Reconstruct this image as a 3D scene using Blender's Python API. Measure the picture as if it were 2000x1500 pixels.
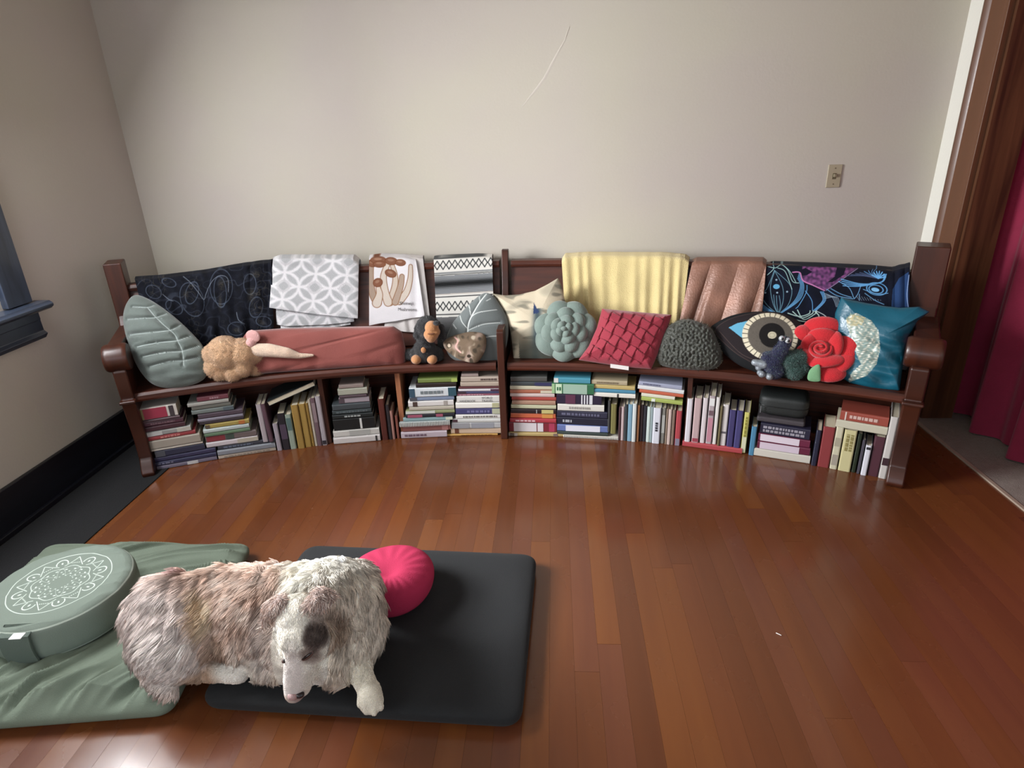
import bpy, math, random
import numpy as np
from mathutils import Vector, Matrix

# ---------------------------------------------------------------- camera, world, light, exposure
for o in list(bpy.data.objects): bpy.data.objects.remove(o)
SC = bpy.context.scene; COL = SC.collection
PP = np.array([1000., 750.])                       # principal point of the 2000 x 1500 frame
VD = np.array([1110., 3740.]); VZ = np.array([1080., 245.])   # vanishing points: straight down, into the room
FPX = float(np.sqrt(-((VD-PP) @ (VZ-PP))))
def nrm(a):
    a = np.asarray(a, float); return a/np.linalg.norm(a)
_d = nrm([*(VD-PP), FPX]); _v = nrm([*(VZ-PP), FPX]); _r = np.cross(_d, _v)
if _r[0] < 0: _r = -_r
RM = np.array([_r, _v, -_d]); EYE = 1.55
cam = bpy.data.cameras.new('camera'); camo = bpy.data.objects.new('camera', cam); COL.objects.link(camo)
M = np.eye(4); M[:3, 0] = RM[:, 0]; M[:3, 1] = -RM[:, 1]; M[:3, 2] = -RM[:, 2]; M[2, 3] = EYE
camo.matrix_world = Matrix(M.tolist())
cam.sensor_width = 36; cam.lens = FPX/2000*36; cam.clip_start = .05
SC.camera = camo
SC.view_settings.view_transform = 'Standard'; SC.view_settings.look = 'None'
SC.view_settings.gamma = 1; SC.view_settings.use_curve_mapping = False
SC.view_settings.exposure = 0.98
W_ = bpy.data.worlds.new('world'); SC.world = W_; W_.use_nodes = True
bg = W_.node_tree.nodes['Background']; bg.inputs[0].default_value = (.62, .74, 1, 1); bg.inputs[1].default_value = 1.0
def area(name, loc, target, sx, sy, power, col):
    l = bpy.data.lights.new(name, 'AREA'); l.shape = 'RECTANGLE'; l.size = sx; l.size_y = sy
    l.energy = power; l.color = col
    o = bpy.data.objects.new(name, l); COL.objects.link(o); o.location = loc
    o.rotation_euler = (Vector(target)-Vector(loc)).to_track_quat('-Z', 'Y').to_euler()
    return o
# daylight coming in at the room's windows (left wall, and the wall behind the camera), and an added cool fill
area('daylight_window', (-3.15, 1.6, 2.15), (-1.5, 1.75, .95), 2.5, 1.6, 230, (.97, .98, 1))
area('daylight_window_sky', (-2.5, 1.8, 1.5), (-1.2, 1.8, .45), 1.0, 1.2, 74, (.97, .98, 1))
area('daylight_near_window', (-2.33, -.75, 1.5), (-1.0, -.4, .5), 1.3, 1.4, 19, (1, .98, .94))
area('daylight_rear_window', (-.9, -2.42, 1.6), (-.7, 1, .9), 1.7, 1.4, 6, (1, .97, .93))
area('cool_fill_right', (1.93, -1.2, 1.5), (-1.5, -.9, 1.0), 1.2, 1.3, 17, (.72, .86, 1))  # added fill with no window behind it, cools and brightens the left wall

# ---------------------------------------------------------------- measuring helpers
def ray(x, y):
    x = np.asarray(x, float); y = np.asarray(y, float)
    v = np.stack([x-PP[0], y-PP[1], np.full_like(x, FPX)], -1)
    return v @ RM.T
def atz(x, y, z):
    q = ray(x, y); t = (z-EYE)/q[..., 2]; p = q*t[..., None] if q.ndim > 1 else q*t
    p = np.array(p); p[..., 2] = z; return p
def aty(x, y, Y):
    q = ray(x, y); t = Y/q[..., 1]; return q*t+np.array([0, 0, EYE])
def atx(x, y, X):
    q = ray(x, y); t = X/q[..., 0]; return q*t+np.array([0, 0, EYE])
CX, CY = -.33, -.95                                 # centre of the pew's curve
def cyl(x, y, R):
    """point on the vertical cylinder of radius R about the pew centre: (angle in degrees, z)"""
    q = ray(x, y); o = np.array([-CX, -CY]); a = q[0]**2+q[1]**2; b = 2*(o[0]*q[0]+o[1]*q[1]); c = o@o-R*R
    t = (-b+math.sqrt(b*b-4*a*c))/(2*a)
    X, Y, Z = q*t; return math.degrees(math.atan2(X-CX, Y-CY)), Z+EYE
def pol(a, R, z=0.):
    a = np.radians(a); return np.stack(np.broadcast_arrays(CX+R*np.sin(a), CY+R*np.cos(a), np.asarray(z, float)), -1)
def W(x, y, R):
    a, z = cyl(x, y, R); return pol(a, R, z)
def mpp(p):
    """metres per pixel at world point p"""
    q = (np.asarray(p)-[0, 0, EYE]) @ RM; return q[2]/FPX

# ---------------------------------------------------------------- materials
def lin(c):
    if isinstance(c, str): c = [int(c[i:i+2], 16)/255 for i in (0, 2, 4)]
    c = np.asarray(c, float); return np.where(c <= .04045, c/12.92, ((c+.055)/1.055)**2.4)
def hx(s): return np.array([int(s[i:i+2], 16)/255 for i in (0, 2, 4)])
_mats = {}
def mat(name, color=None, rough=.6, bump=0, bscale=60, var=0, metal=0, sheen=0, attr=False, coat=0, spec=.5, rnd=0):
    key = (name,)
    if key in _mats: return _mats[key]
    m = bpy.data.materials.new(name); m.use_nodes = True; nt = m.node_tree; N = nt.nodes; L = nt.links
    b = N['Principled BSDF']; b.inputs['Roughness'].default_value = rough; b.inputs['Metallic'].default_value = metal
    b.inputs['Sheen Weight'].default_value = sheen; b.inputs['Coat Weight'].default_value = coat; b.inputs['Coat Roughness'].default_value = .15
    b.inputs['Specular IOR Level'].default_value = spec
    tc = N.new('ShaderNodeTexCoord')
    if attr:
        src = N.new('ShaderNodeAttribute'); src.attribute_name = 'Col'; out = src.outputs['Color']
    else:
        src = N.new('ShaderNodeRGB'); src.outputs[0].default_value = (*lin(color), 1); out = src.outputs[0]
    if var:
        n = N.new('ShaderNodeTexNoise'); n.inputs['Scale'].default_value = bscale*.15; L.new(tc.outputs['Object'], n.inputs['Vector'])
        mx = N.new('ShaderNodeMix'); mx.data_type = 'RGBA'; mx.blend_type = 'MULTIPLY'; mx.inputs[0].default_value = 1
        mr = N.new('ShaderNodeMapRange'); mr.inputs['From Min'].default_value = .3; mr.inputs['From Max'].default_value = .7
        mr.inputs['To Min'].default_value = 1-var; mr.inputs['To Max'].default_value = 1+var
        L.new(n.outputs['Fac'], mr.inputs['Value']); L.new(out, mx.inputs[6]); L.new(mr.outputs[0], mx.inputs[7]); out = mx.outputs[2]
    L.new(out, b.inputs['Base Color'])
    if bump:
        n = N.new('ShaderNodeTexNoise'); n.inputs['Scale'].default_value = bscale; n.inputs['Detail'].default_value = 4
        L.new(tc.outputs['Object'], n.inputs['Vector'])
        bp = N.new('ShaderNodeBump'); bp.inputs['Strength'].default_value = bump; bp.inputs['Distance'].default_value = .01
        L.new(n.outputs['Fac'], bp.inputs['Height']); L.new(bp.outputs[0], b.inputs['Normal'])
    _mats[key] = m; return m
def wood(name, dark, light, scale=(2, 30, 30), rough=.3, coat=.3, contrast=(.35, .7), rnd=0., coord='UV', rvar=0.):
    m = bpy.data.materials.new(name); m.use_nodes = True; nt = m.node_tree; N = nt.nodes; L = nt.links
    b = N['Principled BSDF']; b.inputs['Roughness'].default_value = rough
    b.inputs['Coat Weight'].default_value = coat; b.inputs['Coat Roughness'].default_value = .12
    tc = N.new('ShaderNodeTexCoord'); mp = N.new('ShaderNodeMapping'); mp.inputs['Scale'].default_value = scale
    L.new(tc.outputs[coord], mp.inputs['Vector'])
    oi = N.new('ShaderNodeObjectInfo'); ml = N.new('ShaderNodeMath'); ml.operation = 'MULTIPLY'; ml.inputs[1].default_value = 37
    L.new(oi.outputs['Random'], ml.inputs[0])
    n = N.new('ShaderNodeTexNoise'); n.noise_dimensions = '4D'; n.inputs['Scale'].default_value = 1; n.inputs['Detail'].default_value = 6; n.inputs['Distortion'].default_value = .6
    L.new(mp.outputs[0], n.inputs['Vector']); L.new(ml.outputs[0], n.inputs['W'])
    cr = N.new('ShaderNodeValToRGB'); cr.color_ramp.elements[0].position = contrast[0]; cr.color_ramp.elements[1].position = contrast[1]
    cr.color_ramp.elements[0].color = (*lin(dark), 1); cr.color_ramp.elements[1].color = (*lin(light), 1)
    L.new(n.outputs['Fac'], cr.inputs[0]); out = cr.outputs[0]
    if rnd:
        hsv = N.new('ShaderNodeHueSaturation'); mr = N.new('ShaderNodeMapRange'); mr.inputs['To Min'].default_value = 1-rnd; mr.inputs['To Max'].default_value = 1+rnd
        L.new(oi.outputs['Random'], mr.inputs['Value']); L.new(mr.outputs[0], hsv.inputs['Value']); L.new(out, hsv.inputs['Color']); out = hsv.outputs[0]
    L.new(out, b.inputs['Base Color'])
    if rvar:
        n2 = N.new('ShaderNodeTexNoise'); n2.inputs['Scale'].default_value = 3; n2.inputs['Detail'].default_value = 5
        L.new(tc.outputs['Object'], n2.inputs['Vector'])
        mr2 = N.new('ShaderNodeMapRange'); mr2.inputs['To Min'].default_value = rough-rvar; mr2.inputs['To Max'].default_value = rough+rvar
        mr2.inputs['From Min'].default_value = .3; mr2.inputs['From Max'].default_value = .7
        L.new(n2.outputs['Fac'], mr2.inputs['Value']); L.new(mr2.outputs[0], b.inputs['Roughness'])
    bp = N.new('ShaderNodeBump'); bp.inputs['Strength'].default_value = .08; bp.inputs['Distance'].default_value = .004
    L.new(n.outputs['Fac'], bp.inputs['Height']); L.new(bp.outputs[0], b.inputs['Normal'])
    return m

# ---------------------------------------------------------------- object helpers
ORG = {}
def thing(name, label, cat, loc, group=None):
    o = bpy.data.objects.new(name, None); COL.objects.link(o); o.location = loc; ORG[o.name] = np.array(loc, float)
    o.empty_display_size = .05
    o['label'] = label; o['category'] = cat
    if group: o['group'] = group
    return o
def tag(o, label, cat, group=None):
    o['label'] = label; o['category'] = cat
    if group: o['group'] = group
    return o
def mk(name, V, F, m, parent=None, org=None, col=None, uv=None, smooth=False, mi=None):
    """V in world coordinates; F list of index tuples, or an (n,4)/(n,3) array"""
    V = np.asarray(V, float)
    if org is None: org = np.array([(V[:, 0].min()+V[:, 0].max())/2, (V[:, 1].min()+V[:, 1].max())/2, V[:, 2].min()])
    org = np.asarray(org, float)
    me = bpy.data.meshes.new(name)
    if isinstance(F, np.ndarray):
        k = F.shape[1]; me.vertices.add(len(V)); me.vertices.foreach_set('co', (V-org).ravel())
        me.loops.add(F.size); me.loops.foreach_set('vertex_index', F.astype(np.int32).ravel())
        me.polygons.add(len(F)); me.polygons.foreach_set('loop_start', np.arange(0, F.size, k, dtype=np.int32))
        try: me.polygons.foreach_set('loop_total', np.full(len(F), k, np.int32))
        except Exception: pass
        me.update(calc_edges=True)
    else:
        me.from_pydata((V-org).tolist(), [], [tuple(int(i) for i in f) for f in F])
    me.validate()
    if smooth: me.polygons.foreach_set('use_smooth', [True]*len(me.polygons))
    ms = m if isinstance(m, (list, tuple)) else [m]
    for q in ms: me.materials.append(q)
    if mi is not None: me.polygons.foreach_set('material_index', np.asarray(mi, np.int32))
    if col is not None:
        a = me.color_attributes.new('Col', 'FLOAT_COLOR', 'POINT')
        c = np.ones((len(V), 4)); c[:, :3] = lin(np.clip(col, 0, 1)); a.data.foreach_set('color', c.ravel())
    if uv is not None:
        u = me.uv_layers.new(name='UVMap'); li = np.empty(len(me.loops), np.int32); me.loops.foreach_get('vertex_index', li)
        u.data.foreach_set('uv', np.asarray(uv, float)[li].ravel())
    o = bpy.data.objects.new(name, me); COL.objects.link(o)
    if parent is not None:
        o.parent = parent; o.location = org-ORG[parent.name]
    else: o.location = org
    ORG[o.name] = org
    return o
def grid_faces(nu, nv, wrap_u=False, wrap_v=False, off=0):
    iu = np.arange(nu if wrap_u else nu-1); iv = np.arange(nv if wrap_v else nv-1)
    I, J = np.meshgrid(iu, iv, indexing='ij'); I2 = (I+1) % nu; J2 = (J+1) % nv
    return np.stack([I*nv+J, I2*nv+J, I2*nv+J2, I*nv+J2], -1).reshape(-1, 4)+off
BOXF = [(0, 1, 3, 2), (4, 6, 7, 5), (0, 4, 5, 1), (2, 3, 7, 6), (0, 2, 6, 4), (1, 5, 7, 3)]
def boxv(o, ex, ey, ez, x0, x1, y0, y1, z0, z1):
    o, ex, ey, ez = map(np.asarray, (o, ex, ey, ez))
    return np.array([o+ex*x+ey*y+ez*z for x in (x0, x1) for y in (y0, y1) for z in (z0, z1)])
def bevel_obj(o, w, seg=2):
    b = o.modifiers.new('bevel', 'BEVEL'); b.width = w; b.segments = seg; b.limit_method = 'ANGLE'; b.harden_normals = True
    for p in o.data.polygons: p.use_smooth = True
    return o
I3 = np.eye(3)
def box(name, x0, x1, y0, y1, z0, z1, m, parent=None, bev=0, o=(0, 0, 0), B=I3):
    V = boxv(np.asarray(o, float), B[0], B[1], B[2], x0, x1, y0, y1, z0, z1)
    loc = V-V.min(0); s = np.sort(loc.max(0)); long_ = int(np.argmax(loc.max(0)))
    oth = [i for i in range(3) if i != long_]
    uv = np.stack([loc[:, long_], loc[:, oth[0]]+.7*loc[:, oth[1]]], -1)
    q = mk(name, V, BOXF, m, parent, uv=uv)
    if bev: bevel_obj(q, bev)
    return q
def extrude(name, poly, o, ex, ey, ez, t0, t1, m, parent=None, bev=0):
    """poly in (ex, ey), extruded along ez from t0 to t1"""
    n = len(poly); o, ex, ey, ez = (np.asarray(q, float) for q in (o, ex, ey, ez))
    V = [o+ex*a+ey*b+ez*t for t in (t0, t1) for a, b in poly]
    F = [tuple(range(n))[::-1], tuple(range(n, 2*n))]+[(i, (i+1) % n, n+(i+1) % n, n+i) for i in range(n)]
    P = np.array(list(poly)+list(poly)); uv = np.stack([P[:, 1], P[:, 0]], -1)
    q = mk(name, V, F, m, parent, uv=uv)
    if bev: bevel_obj(q, bev)
    return q
def struct(o): o['kind'] = 'structure'; return o
def fix_normals(o):
    import bmesh
    bm = bmesh.new(); bm.from_mesh(o.data); bmesh.ops.recalc_face_normals(bm, faces=bm.faces); bm.to_mesh(o.data); bm.free(); return o
rng = np.random.default_rng(7); random.seed(7)

# ---------------------------------------------------------------- the room
XL, XR, YB, YF, ZC = -2.36, 1.99, 3.58, -2.5, 2.75
def wall_mat():
    m = bpy.data.materials.new('painted_plaster'); m.use_nodes = True; nt = m.node_tree; N = nt.nodes; L = nt.links
    b = N['Principled BSDF']; b.inputs['Roughness'].default_value = .62
    tc = N.new('ShaderNodeTexCoord'); n = N.new('ShaderNodeTexNoise'); n.inputs['Scale'].default_value = 1.3; n.inputs['Detail'].default_value = 3
    L.new(tc.outputs['Object'], n.inputs['Vector'])
    cr = N.new('ShaderNodeValToRGB'); cr.color_ramp.elements[0].position = .35; cr.color_ramp.elements[1].position = .65
    cr.color_ramp.elements[0].color = (*lin('C0B7AE'), 1); cr.color_ramp.elements[1].color = (*lin('C2BCAC'), 1)
    L.new(n.outputs['Fac'], cr.inputs[0]); L.new(cr.outputs[0], b.inputs['Base Color'])
    n2 = N.new('ShaderNodeTexNoise'); n2.inputs['Scale'].default_value = 90; n2.inputs['Detail'].default_value = 3; L.new(tc.outputs['Object'], n2.inputs['Vector'])
    bp = N.new('ShaderNodeBump'); bp.inputs['Strength'].default_value = .12; bp.inputs['Distance'].default_value = .004
    L.new(n2.outputs['Fac'], bp.inputs['Height']); L.new(bp.outputs[0], b.inputs['Normal']); return m
MW = wall_mat()
MDT = wood('sky_lit_window_wood', '262C38', '3C4658', (3, 40, 1), .35, .3)  # casing wood made slate blue, sky light put into its colour
MBB = wood('dark_baseboard_wood', '0B0D14', '14161E', (3, 40, 1), .4, .1)
struct(box('wall_back', XL-.15, XR+.15, YB, YB+.12, 0, ZC, MW))
struct(box('ceiling', XL-.15, XR+1.6, YF-.12, YB+.12, ZC, ZC+.1, mat('ceiling_paint', 'B4B0A8', .7)))
# raised plaster crease on the back wall
cp = np.array([aty(x, y, YB) for x, y in ((1112, 52), (1103, 78), (1088, 104), (1075, 128), (1064, 150), (1048, 172), (1035, 188), (1020, 208))])
V = []; 
for i, p in enumerate(cp):
    t = cp[min(i+1, len(cp)-1)]-cp[max(i-1, 0)]; nn = nrm(np.cross(t, [0, 1, 0])); w = .014*math.sin(math.pi*(i+.4)/(len(cp)))
    V += [p+nn*w+[0, .001, 0], p+[0, -.0028, 0], p-nn*w*.35+[0, .001, 0]]
wb = bpy.data.objects['wall_back']
mk('plaster_crease', V, grid_faces(len(cp), 3), MW, wb, smooth=True)
# left wall with its two windows
WY0, WY1, WZ0, WZ1 = 1.28, 2.47, .93, 2.2
NY0, NY1 = -1.4, -.1
wl = box('wall_left', XL-.15, XL, YF, NY0, 0, ZC, MW); struct(wl)
for y0, y1, z0, z1 in ((NY1, WY0, 0, ZC), (WY1, YB, 0, ZC), (WY0, WY1, 0, WZ0), (WY0, WY1, WZ1, ZC), (NY0, NY1, 0, WZ0), (NY0, NY1, WZ1, ZC)):
    box('wall_section', XL-.15, XL, y0, y1, z0, z1, MW, wl)
MG = bpy.data.materials.new('window_glass'); MG.use_nodes = True
_n = MG.node_tree.nodes; _l = MG.node_tree.links; _n.remove(_n['Principled BSDF']); _t = _n.new('ShaderNodeBsdfTransparent'); _g = _n.new('ShaderNodeBsdfGlossy'); _g.inputs['Roughness'].default_value = .02
_f = _n.new('ShaderNodeFresnel'); _x = _n.new('ShaderNodeMixShader'); _l.new(_f.outputs[0], _x.inputs[0]); _l.new(_t.outputs[0], _x.inputs[1]); _l.new(_g.outputs[0], _x.inputs[2]); _l.new(_x.outputs[0], _n['Material Output'].inputs[0])
def window(name, y0, y1):
    w = bpy.data.objects.new(name, None); COL.objects.link(w); w.location = (XL, (y0+y1)/2, WZ0); ORG[w.name] = np.array(w.location); w['kind'] = 'structure'
    c = .135
    box('casing', XL, XL+.03, y1-.0, y1+c, WZ0-.03, WZ1+c, MDT, w, .004); box('casing', XL, XL+.03, y0-c, y0, WZ0-.03, WZ1+c, MDT, w, .004)
    box('head_casing', XL, XL+.035, y0-c, y1+c, WZ1, WZ1+c+.02, MDT, w, .004)
    st = extrude('stool', [(0, 0), (.075, 0), (.09, .012), (.09, .024), (.075, .036), (0, .036)], (XL, y0-c-.04, WZ0-.07), (1, 0, 0), (0, 0, 1), (0, 1, 0), 0, y1-y0+2*c+.08, MDT, w, .003)
    box('stool_moulding', XL, XL+.04, y0-c, y1+c, WZ0-.115, WZ0-.07, MDT, w, .004)
    extrude('apron', [(0, .0), (.03, .0), (.045, .02), (.03, .035), (.028, .1), (0, .1)], (XL, y0-c-.01, WZ0-.2), (1, 0, 0), (0, 0, 1), (0, 1, 0), 0, y1-y0+2*c+.02, MDT, w, .003)
    MS = mat('window_sash_paint', '3A4256', .4)
    for z0_, z1_, xo in ((WZ0, (WZ0+WZ1)/2+.02, -.06), ((WZ0+WZ1)/2-.02, WZ1, -.1)):
        s = box('sash_rail', XL+xo, XL+xo+.035, y0, y1, z0_, z0_+.05, MS, w)
        box('sash_rail', XL+xo, XL+xo+.035, y0, y1, z1_-.04, z1_, MS, w)
        box('sash_stile', XL+xo, XL+xo+.035, y0, y0+.045, z0_+.05, z1_-.04, MS, w)
        box('sash_stile', XL+xo, XL+xo+.035, y1-.045, y1, z0_+.05, z1_-.04, MS, w)
        box('glass_pane', XL+xo+.015, XL+xo+.019, y0+.045, y1-.045, z0_+.05, z1_-.04, MG, w)
    return w
window('window_1', WY0, WY1)
bb = box('baseboard_left', XL, XL+.022, YF, YB, 0, .2, MBB, None, .004); struct(bb)
box('shoe_moulding', XL+.022, XL+.04, YF, YB, 0, .025, MBB, bb, .003)
struct(box('baseboard_back', XL+.022, XR, YB-.022, YB, 0, .2, wood('brown_baseboard_wood', '24120A', '3A1E10', (3, 40, 1), .35, .2)))
# right wall: short return, door casing, opening into the next room
DY0, DY1, DZ = 1.75, 3.245, 2.3
wr = box('wall_right', XR, XR+.15, DY1, YB, 0, ZC, mat('return_wall_lit_paint', 'E2E0D6', .6, .1, 90)); struct(wr)  # paler than the other walls: window light put into its colour
box('wall_section', XR, XR+.15, DY0, DY1, DZ, ZC, MW, wr); box('wall_section', XR, XR+.15, YF, DY0, 0, ZC, MW, wr)
MDC = wood('door_casing_wood', '3A2012', '6A442C', (1.2, 22, 1), .4, .1)
dr = bpy.data.objects.new('door_1', None); COL.objects.link(dr); dr.location = (XR, (DY0+DY1)/2, 0); ORG[dr.name] = np.array(dr.location); dr['kind'] = 'structure'
for y0, sgn in ((DY1, 1), (DY0, -1)):
    prof = [(0, -.004), (.028, -.004), (.03, .012), (.02, .022), (.024, .034), (.02, .09), (.024, .128), (.034, .14), (.04, .155), (.034, .172), (0, .172)]
    prof = [(a, b*sgn) for a, b in prof]
    fix_normals(extrude('casing', prof, (XR, y0, 0), (-1, 0, 0), (0, 1, 0), (0, 0, 1), 0, DZ+.16, MDC, dr, .002))
box('head_casing', XR-.03, XR, DY0-.17, DY1+.17, DZ, DZ+.16, MDC, dr, .004)
box('jamb', XR, XR+.16, DY1-.022, DY1, 0, DZ, MDC, dr); box('jamb', XR, XR+.16, DY0, DY0+.022, 0, DZ, MDC, dr); box('head_jamb', XR, XR+.16, DY0, DY1, DZ-.022, DZ, MDC, dr)
# rear wall with its window opening, hall shell
wf = box('wall_front', XL-.15, -1.8, YF-.12, YF, 0, ZC, MW); struct(wf)
for x0, x1, z0, z1 in ((0, XR+.15, 0, ZC), (-1.8, 0, 0, .85), (-1.8, 0, 2.35, ZC)): box('wall_section', x0, x1, YF-.12, YF, z0, z1, MW, wf)
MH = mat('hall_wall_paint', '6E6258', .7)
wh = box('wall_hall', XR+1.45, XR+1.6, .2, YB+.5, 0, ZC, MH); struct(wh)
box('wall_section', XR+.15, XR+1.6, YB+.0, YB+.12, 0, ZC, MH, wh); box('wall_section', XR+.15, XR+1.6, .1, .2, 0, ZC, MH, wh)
# floor: subfloor and separate strips of hardwood
fl = box('floor', XL-.15, XR+1.6, YF-.12, YB+.12, -.05, -.0095, mat('subfloor', '1A0E08', .8)); struct(fl)
MP = [wood('hardwood_plank_%s' % n, a, b, (14, 1.2, 9), .25, .26, (.2, .8), .04, 'Object', .07) for n, a, b in
      (('amber', '60341A', '70411F'), ('brown', '5A301A', '683B1F'), ('red', '593020', '673B24'), ('dark', '542D18', '61361D'))]
PW = .0765; x = XL+.04; k = 0
while x < 1.935:
    x1 = min(x+PW, 1.938); y = -1.0-rng.random()*1.2
    while y < YB-.03:
        ln = 1.3+rng.random()*1.5; y1 = min(y+ln, YB-.022)
        if y1 > -.6 and y1-y > .05:
            h = rng.random()*.0003
            V = boxv((0, 0, 0), *I3, x+.0002, x1-.0002, max(y, -1.2), y1-.0008, -.0095, -h)
            q = mk('plank', V, BOXF, MP[rng.choice(4, p=[.36, .3, .2, .14])], fl)
            k += 1
        y = y1
    x = x1
# pale carpet of the next room, metal transition strip and a burgundy curtain in the opening
cpt = box('floor_hall', 1.955, XR+1.45, .2, YB, -.0095, .004, mat('hall_carpet', '8E857C', .95, .8, 260, .08)); struct(cpt)
struct(box('trim_1', 1.938, 1.957, .2, 3.2, -.0095, .007, mat('carpet_edge_strip', 'A09080', .45), None, .002))
def curtain():
    ys = np.linspace(3.42, 1.35, 260); zs = np.linspace(.012, 2.28, 30); Y, Z = np.meshgrid(ys, zs, indexing='ij')
    fall = .75+.25*(1-Z/2.3)
    X = 2.2+.045*np.sin((Y-3.42)*21+.5*np.sin(Z*1.3))*fall+.022*np.sin((Y)*47+Z*.6)*fall
    V = np.stack([X, Y, Z], -1).reshape(-1, 3); V2 = V+[.004, 0, 0]; n = len(V)
    F = np.vstack([grid_faces(260, 30), grid_faces(260, 30)[:, ::-1]+n])
    m = mat('burgundy_velvet', '86183A', .85, .2, 120, .05, sheen=.15)
    t = thing('curtain', 'burgundy floor-length curtain hanging in the doorway at the right edge', 'curtain', (2.2, 2.4, 0))
    mk('curtain_panel', np.vstack([V, V2]), F, m, t, smooth=True)
    rod = []
    for i in range(12):
        a = i*math.pi/6; rod += [(2.2+.012*math.cos(a), yy, 2.29+.012*math.sin(a)) for yy in (1.3, 3.45)]
    mk('curtain_rod', rod, grid_faces(12, 2, True), mat('rod_metal', '3A342E', .4, metal=.8), t, smooth=True)
curtain()
# flat black strip on the floor along the left baseboard
V = np.array([atz(288, 957, 0), atz(181, 1044, 0)])
mb = box('floor_strip', XL+.045, -1.966, 1.0, 2.98, 0, .006, mat('black_strip', '0A0B0E', .9, .3, 200), None, .004)
tag(mb, 'narrow black strip lying on the floor along the left baseboard', 'rug')
# light switch
sp = aty(1610, 364, YB), aty(1641, 322, YB)
sx, sz = 1.478, 1.252
sw = thing('light_switch', 'beige toggle light switch plate on the back wall above the pew', 'light switch', (sx, YB, sz))
MI = mat('ivory_plastic', 'A89C84', .35)
bevel_obj(box('switch_plate', sx-.036, sx+.036, YB-.007, YB, sz-.058, sz+.058, MI, sw), .004, 3)
box('toggle', sx-.006, sx+.006, YB-.02, YB-.006, sz-.004, sz+.012, mat('toggle_plastic', '8C8068', .35), sw, .002)
box('toggle_slot', sx-.009, sx+.009, YB-.0085, YB-.006, sz-.015, sz+.015, mat('slot_shadow', '5E543E', .5), sw)
for dz in (-.04, .04): box('screw', sx-.003, sx+.003, YB-.0085, YB-.006, sz+dz-.003, sz+dz+.003, mat('screw_metal', '7A705C', .4, metal=.5), sw, .001)
# ---------------------------------------------------------------- the curved church pew
MPEW = wood('pew_wood', '2A1008', '5C2A18', (2.2, 34, 1), .46, .08, (.25, .8))
MPEND = wood('pew_end_wood', '220D07', '4E2412', (2.5, 30, 1), .4, .12, (.25, .8))
A0, A1, AM = -25.4, 27.7, .8
def sweep(name, prof, a0, a1, m, parent, n=40, bev=0):
    """closed profile of (R, z) swept along the pew's curve"""
    A = np.linspace(a0, a1, n); k = len(prof); P = np.array(prof)
    V = np.vstack([pol(a, P[:, 0], P[:, 1]) for a in A])
    per = np.r_[0, np.cumsum(np.hypot(*np.diff(P, axis=0).T))]
    uv = np.vstack([np.c_[np.full(k, math.radians(a)*4.1), per] for a in A])
    F = [tuple(f) for f in grid_faces(n, k, False, True)]+[tuple(range(k))[::-1], tuple(range((n-1)*k, n*k))]
    o = fix_normals(mk(name, V, F, m, parent, uv=uv)); 
    if bev: bevel_obj(o, bev, 3)
    return o
pew = thing('church_pew', 'long curved reddish brown wooden church pew with books stored under its seat', 'bench', pol(AM, 4.1, 0))
for a0, a1 in ((A0, AM-.42), (AM+.42, A1)):
    sweep('seat', [(3.965, .388), (3.958, .40), (3.958, .418), (3.968, .43), (4.29, .425), (4.29, .388)], a0, a1, MPEW, pew)
    sweep('backrest', [(4.275, .425), (4.262, .44), (4.395, .845), (4.42, .845), (4.31, .40), (4.31, .03), (4.285, .03)], a0, a1, MPEW, pew)  # lower part added down to the floor to keep the space behind the books dark
    sweep('top_rail', [(4.375, .838), (4.37, .855), (4.38, .872), (4.44, .872), (4.45, .855), (4.44, .838)], a0, a1, MPEW, pew, bev=.003)
def rad(a):
    a = math.radians(a); return np.array([math.sin(a), math.cos(a), 0]), np.array([math.cos(a), -math.sin(a), 0])
o_ = np.array([CX, CY, 0])
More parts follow.
